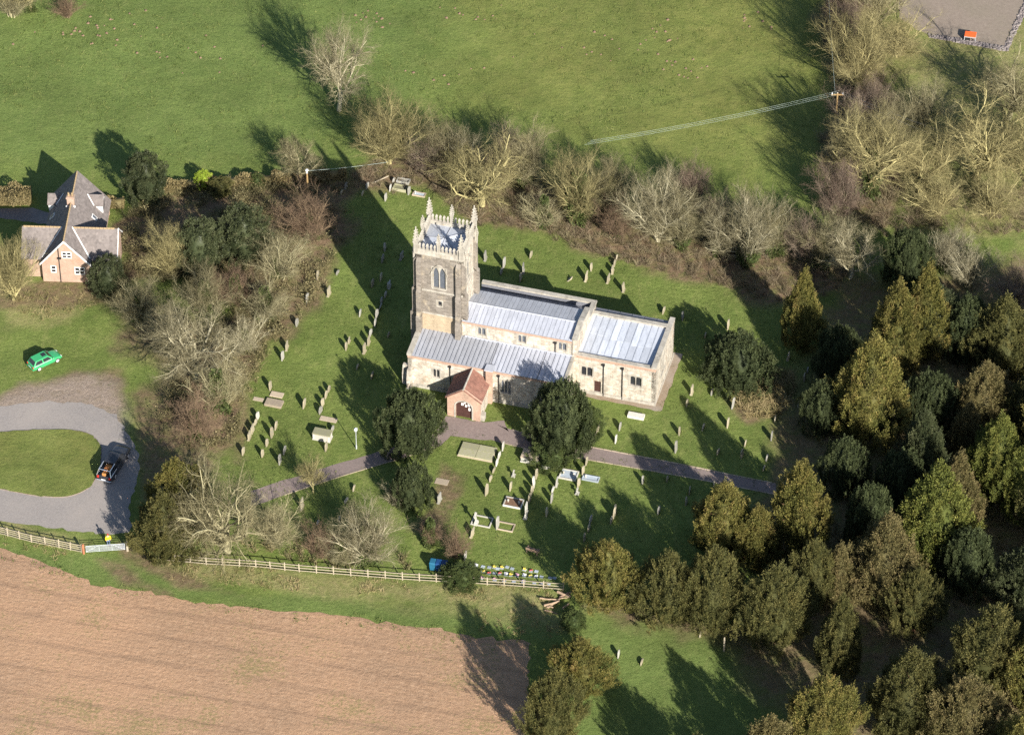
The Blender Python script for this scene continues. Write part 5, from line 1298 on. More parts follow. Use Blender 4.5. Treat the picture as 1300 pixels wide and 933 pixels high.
B(278,520,5.6,7.2,'shrub',0,'olive','ivy covered tangled shrub between ash and churchyard', 1.1, 'bare_shrub')
B(248,552,4.6,6.6,'shrub',1,'brown','brown tangled shrub above the dark golden cypress', .7, 'bare_shrub')
B(292,702,9.6,13.2,'spread',0,'olive','wide grey leafless tree beside the post and rail fence')
B(352,690,5.2,6.4,'shrub',0,'olive','leafless bush between wide grey tree and smaller fence trees', .6, 'bare_shrub')
B(467,714,8.4,7.6,'fan',1,'pale','pale leafless tree with ivied foot near the fence', 1.0)
B(405,706,3.6,4.6,'shrub',1,'brown','low brown bush with twiggy top near the fence', .5, 'bare_shrub')
B(432,716,3.2,3.8,'shrub',0,'olive','small olive bush at the foot of the ivied fence tree', .6, 'bare_shrub')
B(397,625,4.6,3.4,'round',0,'yellow','slim young leafless tree beside the western footpath')
B(18,380,8.6,7.6,'fan',0,'yellow','tall bushy leafless tree against the brick house gable')
B(218,348,7.2,6.4,'fan',1,'yellow','yellow stemmed leafless garden tree between evergreens')
B(40,14,9.5,9.5,'round',0,'yellow','yellowish leafless tree at the pasture edge with brush at its foot', .6)
B(15,20,3.0,6.0,'shrub',0,'olive','twiggy brush beside the yellowish pasture tree', 0, 'bare_shrub')
B(86,22,2.4,4.0,'shrub',1,'brown','low brown brush on the open pasture', 0, 'bare_shrub')
B(590,222,6.2,5.0,'fan',1,'pale','slender pale leafless tree behind the spreading yellow one', .8)
B(645,222,5.4,6.4,'shrub',0,'purple','purplish leafless thicket beside the spreading yellow tree', 0, 'bare_shrub')
B(548,222,4.6,5.6,'shrub',1,'purple','purplish leafless thicket next to the many stemmed tree', 0, 'bare_shrub')
B(613,262,7.8,12.6,'spread',1,'yellow','sprawling yellow limbed leafless tree right behind the church tower')
B(733,278,9.4,7.6,'fan',1,'yellow','upright leafless tree with thick ivy behind the nave', 1.35)
B(690,285,3.6,5.4,'shrub',1,'olive','olive bush between sprawling yellow tree and ivied tree', .8, 'bare_shrub')
B(835,306,9.6,9.6,'fan',0,'pale','wide vase shaped pale leafless tree behind the chancel')
B(782,300,4.6,5.6,'shrub',0,'brown','brown bush between ivied tree and vase shaped tree', .5, 'bare_shrub')
B(878,262,6.6,4.6,'fan',1,'purple','slim purplish leafless tree at the pasture edge')
B(905,305,6.2,5.2,'fan',0,'purple','purplish twiggy tree between the two pale vase shaped trees', .8)
B(948,332,9.8,8.6,'fan',0,'pale','tall pale vase shaped tree above the red brown brambles', 1.1)
B(985,322,7.0,5.0,'fan',1,'olive','olive leafless tree beside the tall pale one', .9)
B(665,232,7.6,7.4,'fan',0,'olive','olive leafless tree between sprawling yellow and ivied trees', .8)
B(560,214,7.0,6.6,'fan',1,'olive','olive leafless tree beside the many stemmed tree', .6)
B(775,268,7.4,6.6,'fan',1,'olive','olive leafless tree behind the brown bush', .9)
B(865,312,7.2,6.6,'fan',0,'olive','olive leafless tree touching the wide vase shaped tree', .8)
B(915,322,7.6,6.6,'fan',1,'pale','pale leafless tree touching the tall vase shaped tree', .8)
B(1045,338,7.0,6.4,'fan',0,'olive','olive leafless tree beside the rounded purplish bush', .9)
B(1022,332,6.0,5.0,'shrub',1,'purple','rounded purplish leafless bush near the golden cone cypress', .4, 'bare_shrub')
B(1080,354,8.0,7.4,'round',1,'pale','white barked leafless tree at the edge of the evergreens')
B(1103,246,11.0,12.0,'round',0,'yellow','round headed yellow leafless tree below the power pole', 1.2)
B(1078,222,9.0,7.4,'fan',0,'olive','olive hedge tree at the foot of the power pole', 1.1)
B(1064,278,8.6,7.0,'fan',1,'purple','purplish hedge tree at the pasture corner', 1.0)
B(1128,196,8.0,7.0,'fan',1,'olive','olive leafless tree just behind the round headed one', .9)
B(1080,20,11.5,8.0,'fan',1,'brown','brown leafless hedge tree beside the rising power wire', 1.0)
B(1238,226,10.2,13.5,'spread',0,'yellow','huge crooked leafless tree with yellow lichen on its limbs')
B(1178,238,7.4,9.0,'spread',1,'yellow','crooked leafless tree between round headed and huge one')
B(1305,235,9.6,12.0,'spread',1,'yellow','big yellow lichened tree beyond the huge crooked one')
B(1190,272,4.8,8.0,'shrub',0,'yellow','yellow leafless scrub under the crooked trees', 0, 'bare_shrub')
B(1258,272,4.6,8.0,'shrub',1,'yellow','yellow willow like scrub beside the shaded grass', 0, 'bare_shrub')
B(1084,180,6.5,6.5,'shrub',1,'purple','dense purplish hedge thorn below the power pole', .8, 'bare_shrub')
B(1072,60,7.5,6.0,'fan',1,'purple','slim purplish hedge tree beside the rising power wire', .7)
B(1210,330,4.2,5.0,'round',0,'pale','low pale tree beside the shaded grass strip', 0)
B(1280,150,9.0,11.0,'spread',0,'olive','broad olive leafless tree below the worn hard court')
B(1170,160,5.0,7.0,'shrub',1,'olive','olive leafless scrub above the crooked trees', 0, 'bare_shrub')
B(1088,114,12.0,9.6,'fan',1,'yellow','vase shaped leafless tree above the power pole')
B(1140,70,5.0,9.0,'shrub',0,'yellow','yellow scrub beside the worn hard court', 0, 'bare_shrub')
B(1105,150,4.6,6.6,'shrub',1,'purple','purple brown scrub right of the power pole', 0, 'bare_shrub')
B(1110,34,11.0,10.0,'fan',0,'olive','olive leafless tree near the worn hard court')
B(1062,-20,12.5,9.5,'fan',0,'olive','olive leafless hedge tree by the rising power wire')
B(1196,345,5.0,4.6,'shrub',0,'pale','pale leafless shrub among dark evergreens', .5, 'bare_shrub')
B(1230,362,5.4,5.6,'shrub',1,'pale','wide pale leafless shrub beside the shaded grass', .4, 'bare_shrub')
B(1290,385,5.0,7.5,'shrub',0,'purple','purplish leafless thicket beyond the shaded grass', 0, 'bare_shrub')
B(546,690,2.6,3.2,'shrub',0,'brown','brown twiggy bush above the blue bins', .7, 'bare_shrub')
B(578,706,3.2,3.6,'shrub',1,'brown','twiggy bush between the blue bins and the flower plots', .3, 'bare_shrub')
B(500,640,2.2,3.0,'shrub',1,'pale','pale twiggy bush against the smaller yew', 0, 'bare_shrub')

# ------------------------------------------------------------------ evergreens
T = tree_leafy
T(521,567,7.3,8.0,'dome',0,'yew','large dark yew beside the path and porch','yew_tree')
T(523,638,4.7,5.3,'dome',1,'yew','smaller round yew below the large one','yew_tree')
T(713,568,8.6,8.2,'dome',1,'yew','dark plumed yew hiding the corner of aisle and chancel','yew_tree')
T(742,562,5.2,4.6,'round',0,'ivy','grey green evergreen bush against the plumed yew','evergreen_shrub','shrub')
T(700,588,2.6,5.6,'round',1,'ivy','low grey green evergreen sprawl over the stone chest tombs','evergreen_shrub','shrub')
T(937,487,6.4,8.4,'dome',0,'yew','round dark yew standing alone east of the chancel','yew_tree')
T(1070,622,6.8,5.8,'dome',1,'yew','dark plumed yew between golden cypresses in the wood','yew_tree')
T(1150,362,7.5,6.0,'dome',1,'yew','dark yew behind the tall cypress pair','yew_tree')
T(1185,440,7.8,7.0,'feather',0,'holly','dark evergreen beside the tall cypress pair')
T(1225,450,7.6,6.6,'dome',0,'yew','dark shaded yew deep in the wood','yew_tree')
T(186,254,6.6,5.9,'round',0,'holly','rounded glossy evergreen right of the house roof','evergreen_tree')
T(255,345,7.2,6.4,'round',1,'holly','dark glossy evergreen with white trunked tree at its side','evergreen_tree')
T(310,330,7.6,7.0,'round',0,'holly','big dark evergreen between garden and churchyard thorns','evergreen_tree')
T(138,372,5.0,5.2,'round',1,'holly','evergreen bush hiding the corner of the brick gable','evergreen_shrub','shrub')
T(258,237,2.2,2.5,'round',0,'lime','clipped bright lime green shrub by the garden hedge','evergreen_shrub','shrub')
T(573,733,1.8,2.6,'round',1,'ivy','grey green evergreen bush partly hiding the blue bins','evergreen_shrub','shrub')
T(588,742,2.6,4.4,'round',0,'ivy','grey green evergreen bush overhanging the fence','evergreen_shrub','shrub')
T(280,245,2.0,3.4,'round',1,'olive','low brown green bush inside the garden hedge','evergreen_shrub','shrub')
T(327,236,1.6,2.2,'round',0,'ivy','small round bush inside the garden hedge','evergreen_shrub','shrub')
T(228,648,6.6,6.2,'fat',1,'golden','golden olive cypress beside the shaded lane bend')
T(211,706,8.0,6.8,'fat',0,'olive','dark olive cypress beside the field gate')
T(1180,545,7.5,7,'dome',0,'yew','yew added to darken the gap beyond the massive cypress','yew_tree')  # this yew and the next three are added to darken gaps in the wood
T(1140,640,7.0,6.5,'dome',1,'yew','yew added to darken the gap between tall cypresses','yew_tree')
T(1225,745,7.5,7,'dome',0,'yew','yew added to darken the ground below the tall green cypress','yew_tree')
T(1065,480,7.0,6,'dome',0,'yew','yew added to darken the gap behind the massive golden cypress','yew_tree')
T(1270,470,9.5,8,'fat',1,'olive','olive cypress above the brownish one deep in the wood')
T(1042,545,6.5,5.6,'dome',1,'yew','yew added to darken the wood edge near the path','yew_tree')  # added with the next two evergreens to make the wood darker
T(1100,690,8.0,6.0,'dome',0,'yew','yew added to darken the gap between golden and bronze cypresses','yew_tree')
T(1168,612,9.0,5.6,'feather',1,'holly','feathery evergreen added to darken the gap beside the tall green cypress')
T(1160,800,8.0,6.4,'feather',0,'olive','olive evergreen beyond the bare brown clearing')
T(1210,668,9.5,5.6,'cone',0,'bronze','bronze spire cypress behind the tall green one')
T(960,712,7.0,5.4,'cone',0,'golden','golden spire cypress between two bushy ones')
T(1030,770,8.5,6.0,'feather',0,'olive','olive evergreen closing the row before the slim ones')
T(1016,442,10.2,4.9,'cone',0,'golden','golden cone shaped cypress standing apart behind the round yew')
T(1100,552,12.5,9.6,'fat',0,'golden','massive golden green cypress leaning over the shaded wood edge')
T(1132,470,11.5,6.6,'cone',1,'golden','bronze topped cypress behind the massive golden one')
T(1170,448,11.5,6.2,'cone',0,'golden','tall yellow cypress, inner one of the pair')
T(1245,545,8.5,8.0,'fat',1,'bronze','brownish cypress deep in the wood')
T(1225,585,7.5,4.2,'cone',0,'bronze','slim bronze cypress between two broad ones')
T(1262,632,10.5,7.6,'fat',0,'green','broad green cypress in the wood beyond the slim bronze one')
T(1185,708,12.0,8.0,'cone',1,'green','tall yellow green cypress with bright foot')
T(1120,764,11.0,8.6,'fat',1,'bronze','broad bronze cypress above the bare brown clearing')
T(1012,694,11.0,6.8,'cone',1,'golden','golden cypress near the end of the path')
T(916,700,8.8,7.6,'fat',0,'golden','bushy golden cypress above the dark row')
T(770,770,8.4,7.6,'feather',0,'golden','feathery golden evergreen at the fence end, first of the row')
T(848,790,8.8,7.6,'feather',1,'olive','feathery olive evergreen, second of the row from the fence')
T(903,796,10.2,7.6,'feather',0,'olive','taller olive evergreen, third of the row from the fence')
T(982,814,9.6,8.2,'feather',1,'olive','dark olive evergreen, fourth of the row from the fence')
T(1062,768,7.8,4.4,'cone',0,'bronze','slim bronze evergreen behind the slim olive one')
T(1064,850,9.5,5.2,'cone',1,'olive','slim olive evergreen beside the bare brown clearing')
T(1255,872,10.0,10.0,'feather',0,'olive','big feathery evergreen below the bare clearing')
T(1300,770,8.0,7.0,'fat',1,'holly','grey green evergreen at the edge of the wood')
T(1296,655,9.0,7.0,'feather',1,'green','yellow green evergreen at the dark edge of the wood')
T(1305,560,9.0,7.5,'fat',0,'olive','olive cypress at the dark edge of the wood')
T(702,944,9.5,6.8,'feather',0,'olive','tall olive evergreen at the corner of the ploughed field')
T(738,876,6.4,6.6,'feather',1,'golden','lone golden evergreen on the field corner')
T(728,795,1.8,3.2,'round',0,'ivy','pale green shrub beside the log pile','evergreen_shrub','shrub')
for k, (a, b_, h, w) in enumerate(((880,1020,8.5,8),(975,1000,9,8),(1040,960,10,8.5),(1150,930,10.5,9),(1220,960,10,9),(1330,900,12,9.5),(1350,690,12,9),(1340,470,11,9),(1345,600,12,9),(1400,820,12,10),(1395,540,12,10),(1290,1010,10,9))):
    T(a, b_, h, w, ('feather', 'fat')[k % 2], k % 2, ('olive', 'bronze', 'golden')[k % 3], 'evergreen of the dense wood beyond the clearing, '+('feathery olive', 'broad bronze', 'feathery golden', 'broad olive', 'feathery bronze', 'broad golden')[k % 6]+' crown', group='evergreens of the outer wood')
# ------------------------------------------------------------------ hedges
def hedge(name, line, h, w, leaf, label, seed, n_per_m=420):
    rg = np.random.default_rng(seed); P = np.array([G2(*p) for p in line]); V, F_, T_ = [], [], []; base = 0
    b = MB()
    for k in range(len(P)-1):
        a, c = P[k], P[k+1]; L = np.hypot(*(c-a)); d = (c-a)/L; nn = np.array([-d[1], d[0]]); n = int(L*n_per_m)
        u = rg.uniform(0, L, n); s = rg.uniform(-1, 1, n); z = rg.uniform(0.05, 1, n)**.8
        bul = 1+.22*np.sin(u*1.3+seed)+.12*np.sin(u*3.1)
        side = rg.random(n) < .6
        s = np.where(side, np.sign(s)*rg.uniform(.8, 1.0, n), s); z = np.where(side, z, rg.uniform(.85, 1.0, n))
        C = np.stack([a[0]+d[0]*u+nn[0]*s*w/2*bul, a[1]+d[1]*u+nn[1]*s*w/2*bul, z*h*bul*.9], 1)
        D = norm(np.stack([nn[0]*s, nn[1]*s, z], 1)+rg.normal(0, .6, (n, 3)))
        v, f, tt = leaves(C, D, rg.uniform(.12, .28, n), rg.uniform(.1, .2, n), np.clip(rg.normal(.5, .25, n), 0, 1))
        V.append(v); F_.append(f+base); T_.append(tt); base += len(v)
        q = [a+nn*w*.4, a-nn*w*.4, c-nn*w*.4, c+nn*w*.4]
        vv = np.array([[*p, zz] for zz in (0, h*.78) for p in q]); V.append(vv); F_.append(np.array([[4,5,6,7],[0,1,5,4],[1,2,6,5],[2,3,7,6],[3,0,4,7]])+base); T_.append(np.full(8, .15)); base += 8
    o = place(name, np_mesh(name, np.concatenate(V), np.concatenate(F_), [LEAF[leaf]], {'tint': np.concatenate(T_)}))
    return tag(o, label, 'hedge')
hedge('hedge', [(208,243),(260,238),(345,233),(440,226)], 1.25, 1.0, 'hedge', 'long clipped beige hedge between garden and pasture', 1)
hedge('hedge', [(-30,256),(40,254)], 1.5, 2.4, 'hedge', 'thick brown hedge beside the shaded driveway', 2)
hedge('hedge', [(136,262),(158,262)], 1.2, 1.2, 'hedge', 'short brown hedge between house and glossy evergreen', 3)

# ------------------------------------------------------------------ gravestones
def slab(style, w=.72, h=1.0, th=.13):
    hw = w/2
    if style == 'round': top = [(hw*math.cos(math.pi*i/10), h-hw*.55+hw*.55*math.sin(math.pi*i/10)) for i in range(11)]
    elif style == 'pointed': top = [(hw, h-.35), (hw*.82, h-.2), (hw*.5, h-.08), (0, h), (-hw*.5, h-.08), (-hw*.82, h-.2), (-hw, h-.35)]
    elif style == 'shoulder': top = [(hw, h-.25), (hw*.75, h-.25)]+[(hw*.7*math.cos(math.pi*i/8), h-.22+.22*math.sin(math.pi*i/8)) for i in range(9)]+[(-hw*.75, h-.25), (-hw, h-.25)]
    else: top = [(hw, h), (-hw, h)]
    b = MB(); b.prism([(-hw, -.15), (hw, -.15)]+top, 'x', -th/2, th/2)
    if style == 'square': b.box(-th*1.1, th*1.1, -hw*1.15, hw*1.15, -.1, .14)
    return b
def cross():
    b = MB(); b.box(-.07, .07, -.09, .09, .3, 1.25); b.box(-.07, .07, -.33, .33, .82, 1.0); b.box(-.22, .22, -.3, .3, -.1, .16); b.box(-.15, .15, -.2, .2, .16, .32); return b
STONE = {s: slab(s).mesh('gravestone', MAT['grave']) for s in ('round', 'pointed', 'shoulder', 'square')}
STONE['cross'] = cross().mesh('gravestone', MAT['grave'])
for me in STONE.values(): me['_'] = 0
RZ = CH.rotation_euler.z
_gr = random.Random(12)
WORD = {'round': 'round topped', 'pointed': 'pointed', 'shoulder': 'shouldered', 'square': 'square topped', 'cross': 'cross shaped'}
MW = {'grave': 'buff', 'grave_grey': 'grey', 'grave_pale': 'pale'}
n_stone = 0
def stones(zone, origin, scale, lst, mats=('grave', 'grave', 'grave_grey')):
    """lst of (foot x, foot y, head y) in an enlarged survey sheet; zone = phrase naming the place"""
    global n_stone
    for it in lst:
        fx, fy, ty = it[:3]
        px, py = origin[0]+fx/scale, origin[1]+fy/scale
        H = max(.45, min(1.65, ((fy-ty)/scale-3.6)/.743*M_PER_PX*1.0))
        st = it[3] if len(it) > 3 else _gr.choice(('round', 'round', 'pointed', 'shoulder', 'square'))
        m = it[4] if len(it) > 4 else _gr.choice(mats)
        p = G(px, py-1.6)
        tilt = _gr.gauss(0, .05); tilt2 = _gr.gauss(0, .035)
        lean = abs(tilt) > .07 or (len(it) > 5)
        if len(it) > 5: tilt = it[5]
        size = 'tall ' if H > 1.1 else ('small ' if H < .6 else '')
        o = place('gravestone', STONE[st], None, (p.x, p.y, 0), (tilt2, tilt, RZ+_gr.gauss(0, .06)), (1, _gr.uniform(.85, 1.2), H if st != 'cross' else H/1.2), MAT[m])
        tag(o, f"{size}{'leaning ' if lean else ''}{WORD[st]} {MW[m]} gravestone {zone}", 'gravestone', 'gravestones '+zone); n_stone += 1
stones('on the worn western bank', (300, 340), 4.988, [(518,75,10),(642,45,10),(587,180,115),(450,222,155),(387,370,312),(321,520,462),(295,588,520)])
stones('on the grass west of the tower', (300, 340), 4.988, [(784,308,255),(892,320,255),(880,370,315),(852,432,380),(838,490,425),(812,545,472),(713,480,435),(698,522,460),(768,640,605),(860,700,655)])
stones('in the shade of the tower', (300, 340), 4.988, [(905,270,218,'round','grave_grey',.3),(865,110,65),(970,130,80),(945,190,140),(920,230,180),(965,440,398)])
stones('in the shade of the tower', (150, 180), 3.171, [(1075,440,402),(1065,485,450),(1140,475,440),(1025,585,550),(1088,590,558),(1058,560,525)])
stones('beside the old north west boundary', (150, 180), 3.171, [(1078,240,203,'round','grave_pale'),(900,212,190),(918,190,162),(985,218,195),(1003,190,160)])
stones('on the grass between west bank and path', (300, 340), 4.988, [(218,775,710),(430,888,820),(587,790,735),(568,830,768),(550,880,820),(535,925,870)])
stones('in the twin rows north of the western path', (300, 480), 4.988, [(138,265,208,'round','grave_pale'),(122,300,250),(103,345,290),(83,388,335),(252,325,262),(228,378,302),(196,433,375),(168,502,440),(305,480,420),(278,548,475),(45,488,430)])
stones('around the western chest tomb', (300, 480), 4.988, [(610,342,295),(570,462,400)])
stones('between western path and fence trees', (300, 480), 4.988, [(745,712,670),(417,830,758),(697,790,755,'round','grave_grey'),(518,930,895),(655,905,875)])
stones('in the row below the porch forecourt', (540, 560), 4.988, [(492,58,-5,'round','grave_pale'),(468,110,58,'shoulder','grave_pale'),(454,155,105,'round','grave_pale'),(433,200,160),(415,253,210),(388,345,258,'pointed','grave')])
stones('between forecourt row and chest tombs', (540, 560), 4.988, [(558,228,175,'cross','grave_pale'),(540,315,250)])
stones('in the yellow lichened row by the kerbed graves', (540, 560), 4.988, [(706,235,165,'shoulder','grave'),(690,290,218,'round','grave_pale'),(677,335,272,'shoulder','grave'),(660,390,320,'round','grave'),(640,470,370,'square','grave_pale'),(633,495,455,'cross','grave_pale')])
stones('on the open grass above the flower plots', (540, 560), 4.988, [(90,388,325),(252,755,685,'round','grave_pale'),(296,605,545),(322,530,435,'cross','grave_pale'),(458,555,470,'round','grave_pale')])
stones('by the blue grey granite grave', (540, 560), 4.988, [(1020,155,90,'shoulder','grave'),(1000,215,150,'round','grave'),(830,290,222,'square','grave_pale'),(808,325,285,'round','grave_pale'),(800,390,322,'round','grave_grey'),(770,475,410),(972,290,225,'shoulder','grave'),(962,340,290,'cross','grave_pale')])
stones('in the conifer shade south of the path', (540, 560), 4.988, [(1046,520,465),(1036,570,520),(1008,635,575),(1195,490,398),(1178,520,470)])
stones('on the grass below the chancel', (740, 480), 4.988, [(235,328,272),(209,412,350,'round','grave_pale'),(100,330,282),(85,370,310),(70,402,345),(690,105,42),(660,180,128),(612,360,298),(590,472,392),(818,105,72)])
stones('in the conifer shade south of the path', (740, 480), 4.988, [(830,685,645),(535,655,610),(380,670,608),(675,735,680),(655,805,740),(480,860,798),(205,862,798)])
stones('in the shade east of the chancel grass', (740, 480), 4.988, [(948,195,115),(918,312,245),(762,328,282),(1027,430,382),(1008,505,445),(858,482,442),(1195,392,328),(1218,262,230),(1165,522,478),(1145,585,550)])
stones('on the grass north of the church', (600, 290), 4.988, [(82,205,140),(200,250,175,'round','grave_grey'),(183,292,250,'round','grave_grey'),(322,285,218),(305,337,278),(370,188,135),(606,335,290,'round','grave',.75),(718,335,268),(753,270,212),(858,345,285),(957,405,340),(912,205,158),(900,240,190),(887,285,235),(1210,540,488)])
stones('around the round eastern yew', (840, 360), 4.988, [(422,290,220),(317,705,668),(275,345,305),(135,230,170),(800,485,430),(905,620,560),(867,785,725),(925,565,525),(718,875,835)])
stones('in the small clearing below the evergreen row', (700, 650), 4.333, [(370,800,752,'round','grave_pale'),(497,838,805,'round','grave'),(820,685,655)])
stones('in the small clearing below the evergreen row', (980, 540), 3.01, [(488,893,862,'square','grave')])

# longer grass left by the mower at the foot of the stones
def foot_grass():
    rg = np.random.default_rng(5); B_ = np.array([o.location[:2] for o in sc.objects if o.name.startswith('gravestone')]); per = 26; N = len(B_)*per
    bi = np.repeat(np.arange(len(B_)), per); ca, sa_ = math.cos(RZ), math.sin(RZ)
    u, v = rg.normal(0, .16, N), rg.uniform(-.5, .5, N)
    P0 = np.stack([B_[bi, 0]+u*ca-v*sa_, B_[bi, 1]+u*sa_+v*ca, np.zeros(N)], 1)
    D = norm(np.stack([rg.normal(0, .5, N), rg.normal(0, .5, N), np.ones(N)], 1))
    V, F_, T_ = leaves(P0, D, rg.uniform(.12, .32, N), rg.uniform(.03, .07, N), np.clip(rg.normal(.5, .25, N), 0, 1))
    tag(place('long_grass', np_mesh('long_grass', V, F_, [LEAF['turf']], {'tint': T_})), 'longer grass left standing round the gravestones', kind='stuff')
foot_grass()
# ------------------------------------------------------------------ tombs, ledgers and kerbed graves
def local(px, py): return (*G2(px, py), 0)
def chest(px, py, L, W, H, label, top='slab_moss', side='grave_pale', rz=0.0):
    o = empty('chest_tomb', local(px, py), RZ+rz, label, 'tomb', 'chest tombs')
    b = MB(); b.box(-L/2, L/2, -W/2, W/2, 0, H-.1); b.build('chest', MAT[side], o, bevel=.02)
    b = MB(); b.box(-L/2-.09, L/2+.09, -W/2-.09, W/2+.09, H-.1, H+.03); b.build('lid', MAT[top], o, bevel=.025)
    b = MB(); b.box(-L/2-.1, L/2+.1, -W/2-.1, W/2+.1, -.05, .12); b.build('plinth', MAT[side], o, bevel=.02)
    for sx in (-1, 1):
        for sy in (-1, 1): g = MB(); g.box(*sorted((sx*L/2*.86, sx*(L/2+.03))), *sorted((sy*W/2*.72, sy*(W/2+.03))), .12, H-.11); g.build('pilaster', MAT[side], o)
    return o
chest(409.5, 556, 1.9, .95, .95, 'weathered chest tomb on the grass beside the western path')
chest(674, 583, 1.9, 1.3, .75, 'stone chest tomb with mossy lid under the plumed yew', 'slab_pink')
chest(699, 592, 1.7, .95, .6, 'stone chest tomb with yellow green lid beside the granite grave', 'slab_moss')
def ledger(px, py, L, W, mat, label, h=.16, rz=0.0):
    b = MB(); b.box(-L/2, L/2, -W/2, W/2, 0, h); o = b.build('ledger_stone', MAT[mat], None, local(px, py), (0, 0, RZ+rz), bevel=.02)
    return tag(o, label, 'grave slab', 'flat grave slabs')
ledger(348, 513, 2.0, 1.15, 'slab_pink', 'broad buff ledger slab beside a round topped stone', .3)
ledger(351.5, 501.5, 1.5, .85, 'slab_pink', 'smaller buff slab behind the broad ledger slab', .12)
ledger(328, 507, 1.2, .6, 'slab_pink', 'sunken buff slab by the worn western bank', .05)
ledger(417, 532.5, 2.0, .75, 'slab_pink', 'flat brown slab above the western chest tomb', .06)
ledger(807.5, 529.5, 1.9, .75, 'grave_pale', 'pale raised slab on the grass below the chancel', .38)
ledger(561, 611.5, 1.5, .9, 'slab_pink', 'sunken pinkish slab right of the smaller yew', .05)
dl = empty('double_ledger', local(606, 574.5), RZ, 'wide mossy platform of four grave slabs below the porch', 'grave slab')
for i in (0, 1):
    for j in (0, 1):
        b = MB(); b.box(-1.95+i*1.97, -.02+i*1.97, -1.08+j*1.1, -.0+j*1.1-.02, .12, .27); b.build('slab', MAT['slab_moss'], dl, bevel=.02)
b = MB(); b.box(-2.0, 2.0, -1.13, 1.13, 0, .15); b.build('kerb', MAT['slab_pink'], dl)
def kerbed(px, py, L, W, mat, fill, label, h=.22, pots=2):
    o = empty('kerbed_grave', local(px, py), RZ, label, 'grave')
    for nm, q in (('kerb', (-L/2, L/2, -W/2, -W/2+.14)), ('kerb', (-L/2, L/2, W/2-.14, W/2)), ('kerb', (-L/2, -L/2+.14, -W/2+.14, W/2-.14)), ('kerb', (L/2-.14, L/2, -W/2+.14, W/2-.14))):
        b = MB(); b.box(*q, 0, h); b.build(nm, MAT[mat], o, bevel=.015)
    if fill:
        b = MB(); b.box(-L/2+.13, L/2-.13, -W/2+.13, W/2-.13, 0, h*.6); b.build('bed', MAT[fill], o)
    for k in range(pots):
        x_ = (-.3+.6*k)*L; b = MB(); b.tube([(x_, 0, h*.5), (x_, 0, h*.5+.22)], .08, 7, 0, .1); b.ball((x_, 0, h*.5+.3), .14, .14, .12, 7, 4); b.build('flower_vase', MAT['grave_pale'], o)
    return o
kerbed(652, 639, 2.1, 1.5, 'grave_pale', 'soil', 'kerbed grave with brown soil and pots by the yellow lichened row')
kerbed(612, 662, 2.2, 1.6, 'grave_pale', None, 'grassy kerbed grave behind the pale cross', .14, 0)
kerbed(642, 669, 1.9, 1.3, 'slab_pink', None, 'grassy kerbed grave beside the round topped stone', .14, 0)
kerbed(722, 603.5, 2.0, 1.55, 'grave_pale', 'granite', 'wide grave of blue grey granite with white kerb')
kerbed(750, 608, 1.9, .85, 'granite', 'granite', 'narrow blue grey granite grave beyond the wide one', .2, 1)
kerbed(508, 240.5, 1.7, 1.0, 'slab_moss', 'slab_moss', 'mossy kerbed grave in the north west corner', .4, 0)
kerbed(512, 231.5, 1.6, .8, 'grave_grey', 'grave_grey', 'grey kerbed grave against the north west scrub', .35, 0)
kerbed(532, 247.5, 1.6, .8, 'slab_pink', 'granite', 'dark bedded kerbed grave close behind the tower', .16, 1)
stones('beside the kerbed graves in the north west corner', (470, 210), 13.33, [(340,440,300,'round','grave_pale'),(398,300,190,'pointed','grave_pale'),(660,500,340,'round','grave_grey')])

# cremation plots with flowers, three short rows
FC = [(0.5,.08,.07),(.62,.48,.08),(.62,.60,.64),(.5,.28,.36),(.7,.7,.66),(.36,.30,.46)]
FM = [simple('petals', c_, .8, .15, 9) for c_ in FC]; FN = ['red', 'yellow', 'white', 'pink', 'white', 'mauve']
pl_me = MB(); pl_me.box(-.2, .2, -.17, .17, 0, .07); pl_me = pl_me.mesh('memorial_plaque', MAT['granite'])
fl = random.Random(8); bunch = []
for m in range(3):
    b = MB()
    for k in range(9): b.ball((fl.uniform(-.16,.16), fl.uniform(-.12,.12), .12+fl.uniform(0,.14)), .07, .07, .06, 6, 4)
    bunch.append(b.mesh('flowers', FM[0]))
rows = [[(285,783),(320,790),(365,795),(405,800),(437,800),(458,808),(485,803),(518,798),(550,808),(628,815),(668,823),(703,825)],
        [(362,828),(402,838),(437,838),(470,840),(510,845),(541,848),(580,852),(626,852),(663,855),(700,858),(735,860),(790,866),(818,868)],
        [(360,868),(440,878),(500,884),(560,890),(620,894),(690,900),(735,906),(780,908)]]
for r_, row in enumerate(rows):
    for k, (zx_, zy_) in enumerate(row):
        p = G(540+zx_/4.988, 560+zy_/4.988); fk = fl.choice((0,1,2,3,4,5,None,None,None,None,None)); nm = ('upper', 'middle', 'fence side')[r_]
        o = place('memorial_plaque', pl_me, None, (p.x, p.y, 0), (0, 0, RZ+fl.gauss(0,.1)))
        tag(o, f"small grey memorial plaque {'with '+FN[fk]+' flowers' if fk is not None else 'without flowers'} in the {nm} flower row", 'plaque', 'memorial plaques in flower rows')
        if fk is not None: place('flowers', fl.choice(bunch), o, (0, .05, 0), mat=FM[fk])

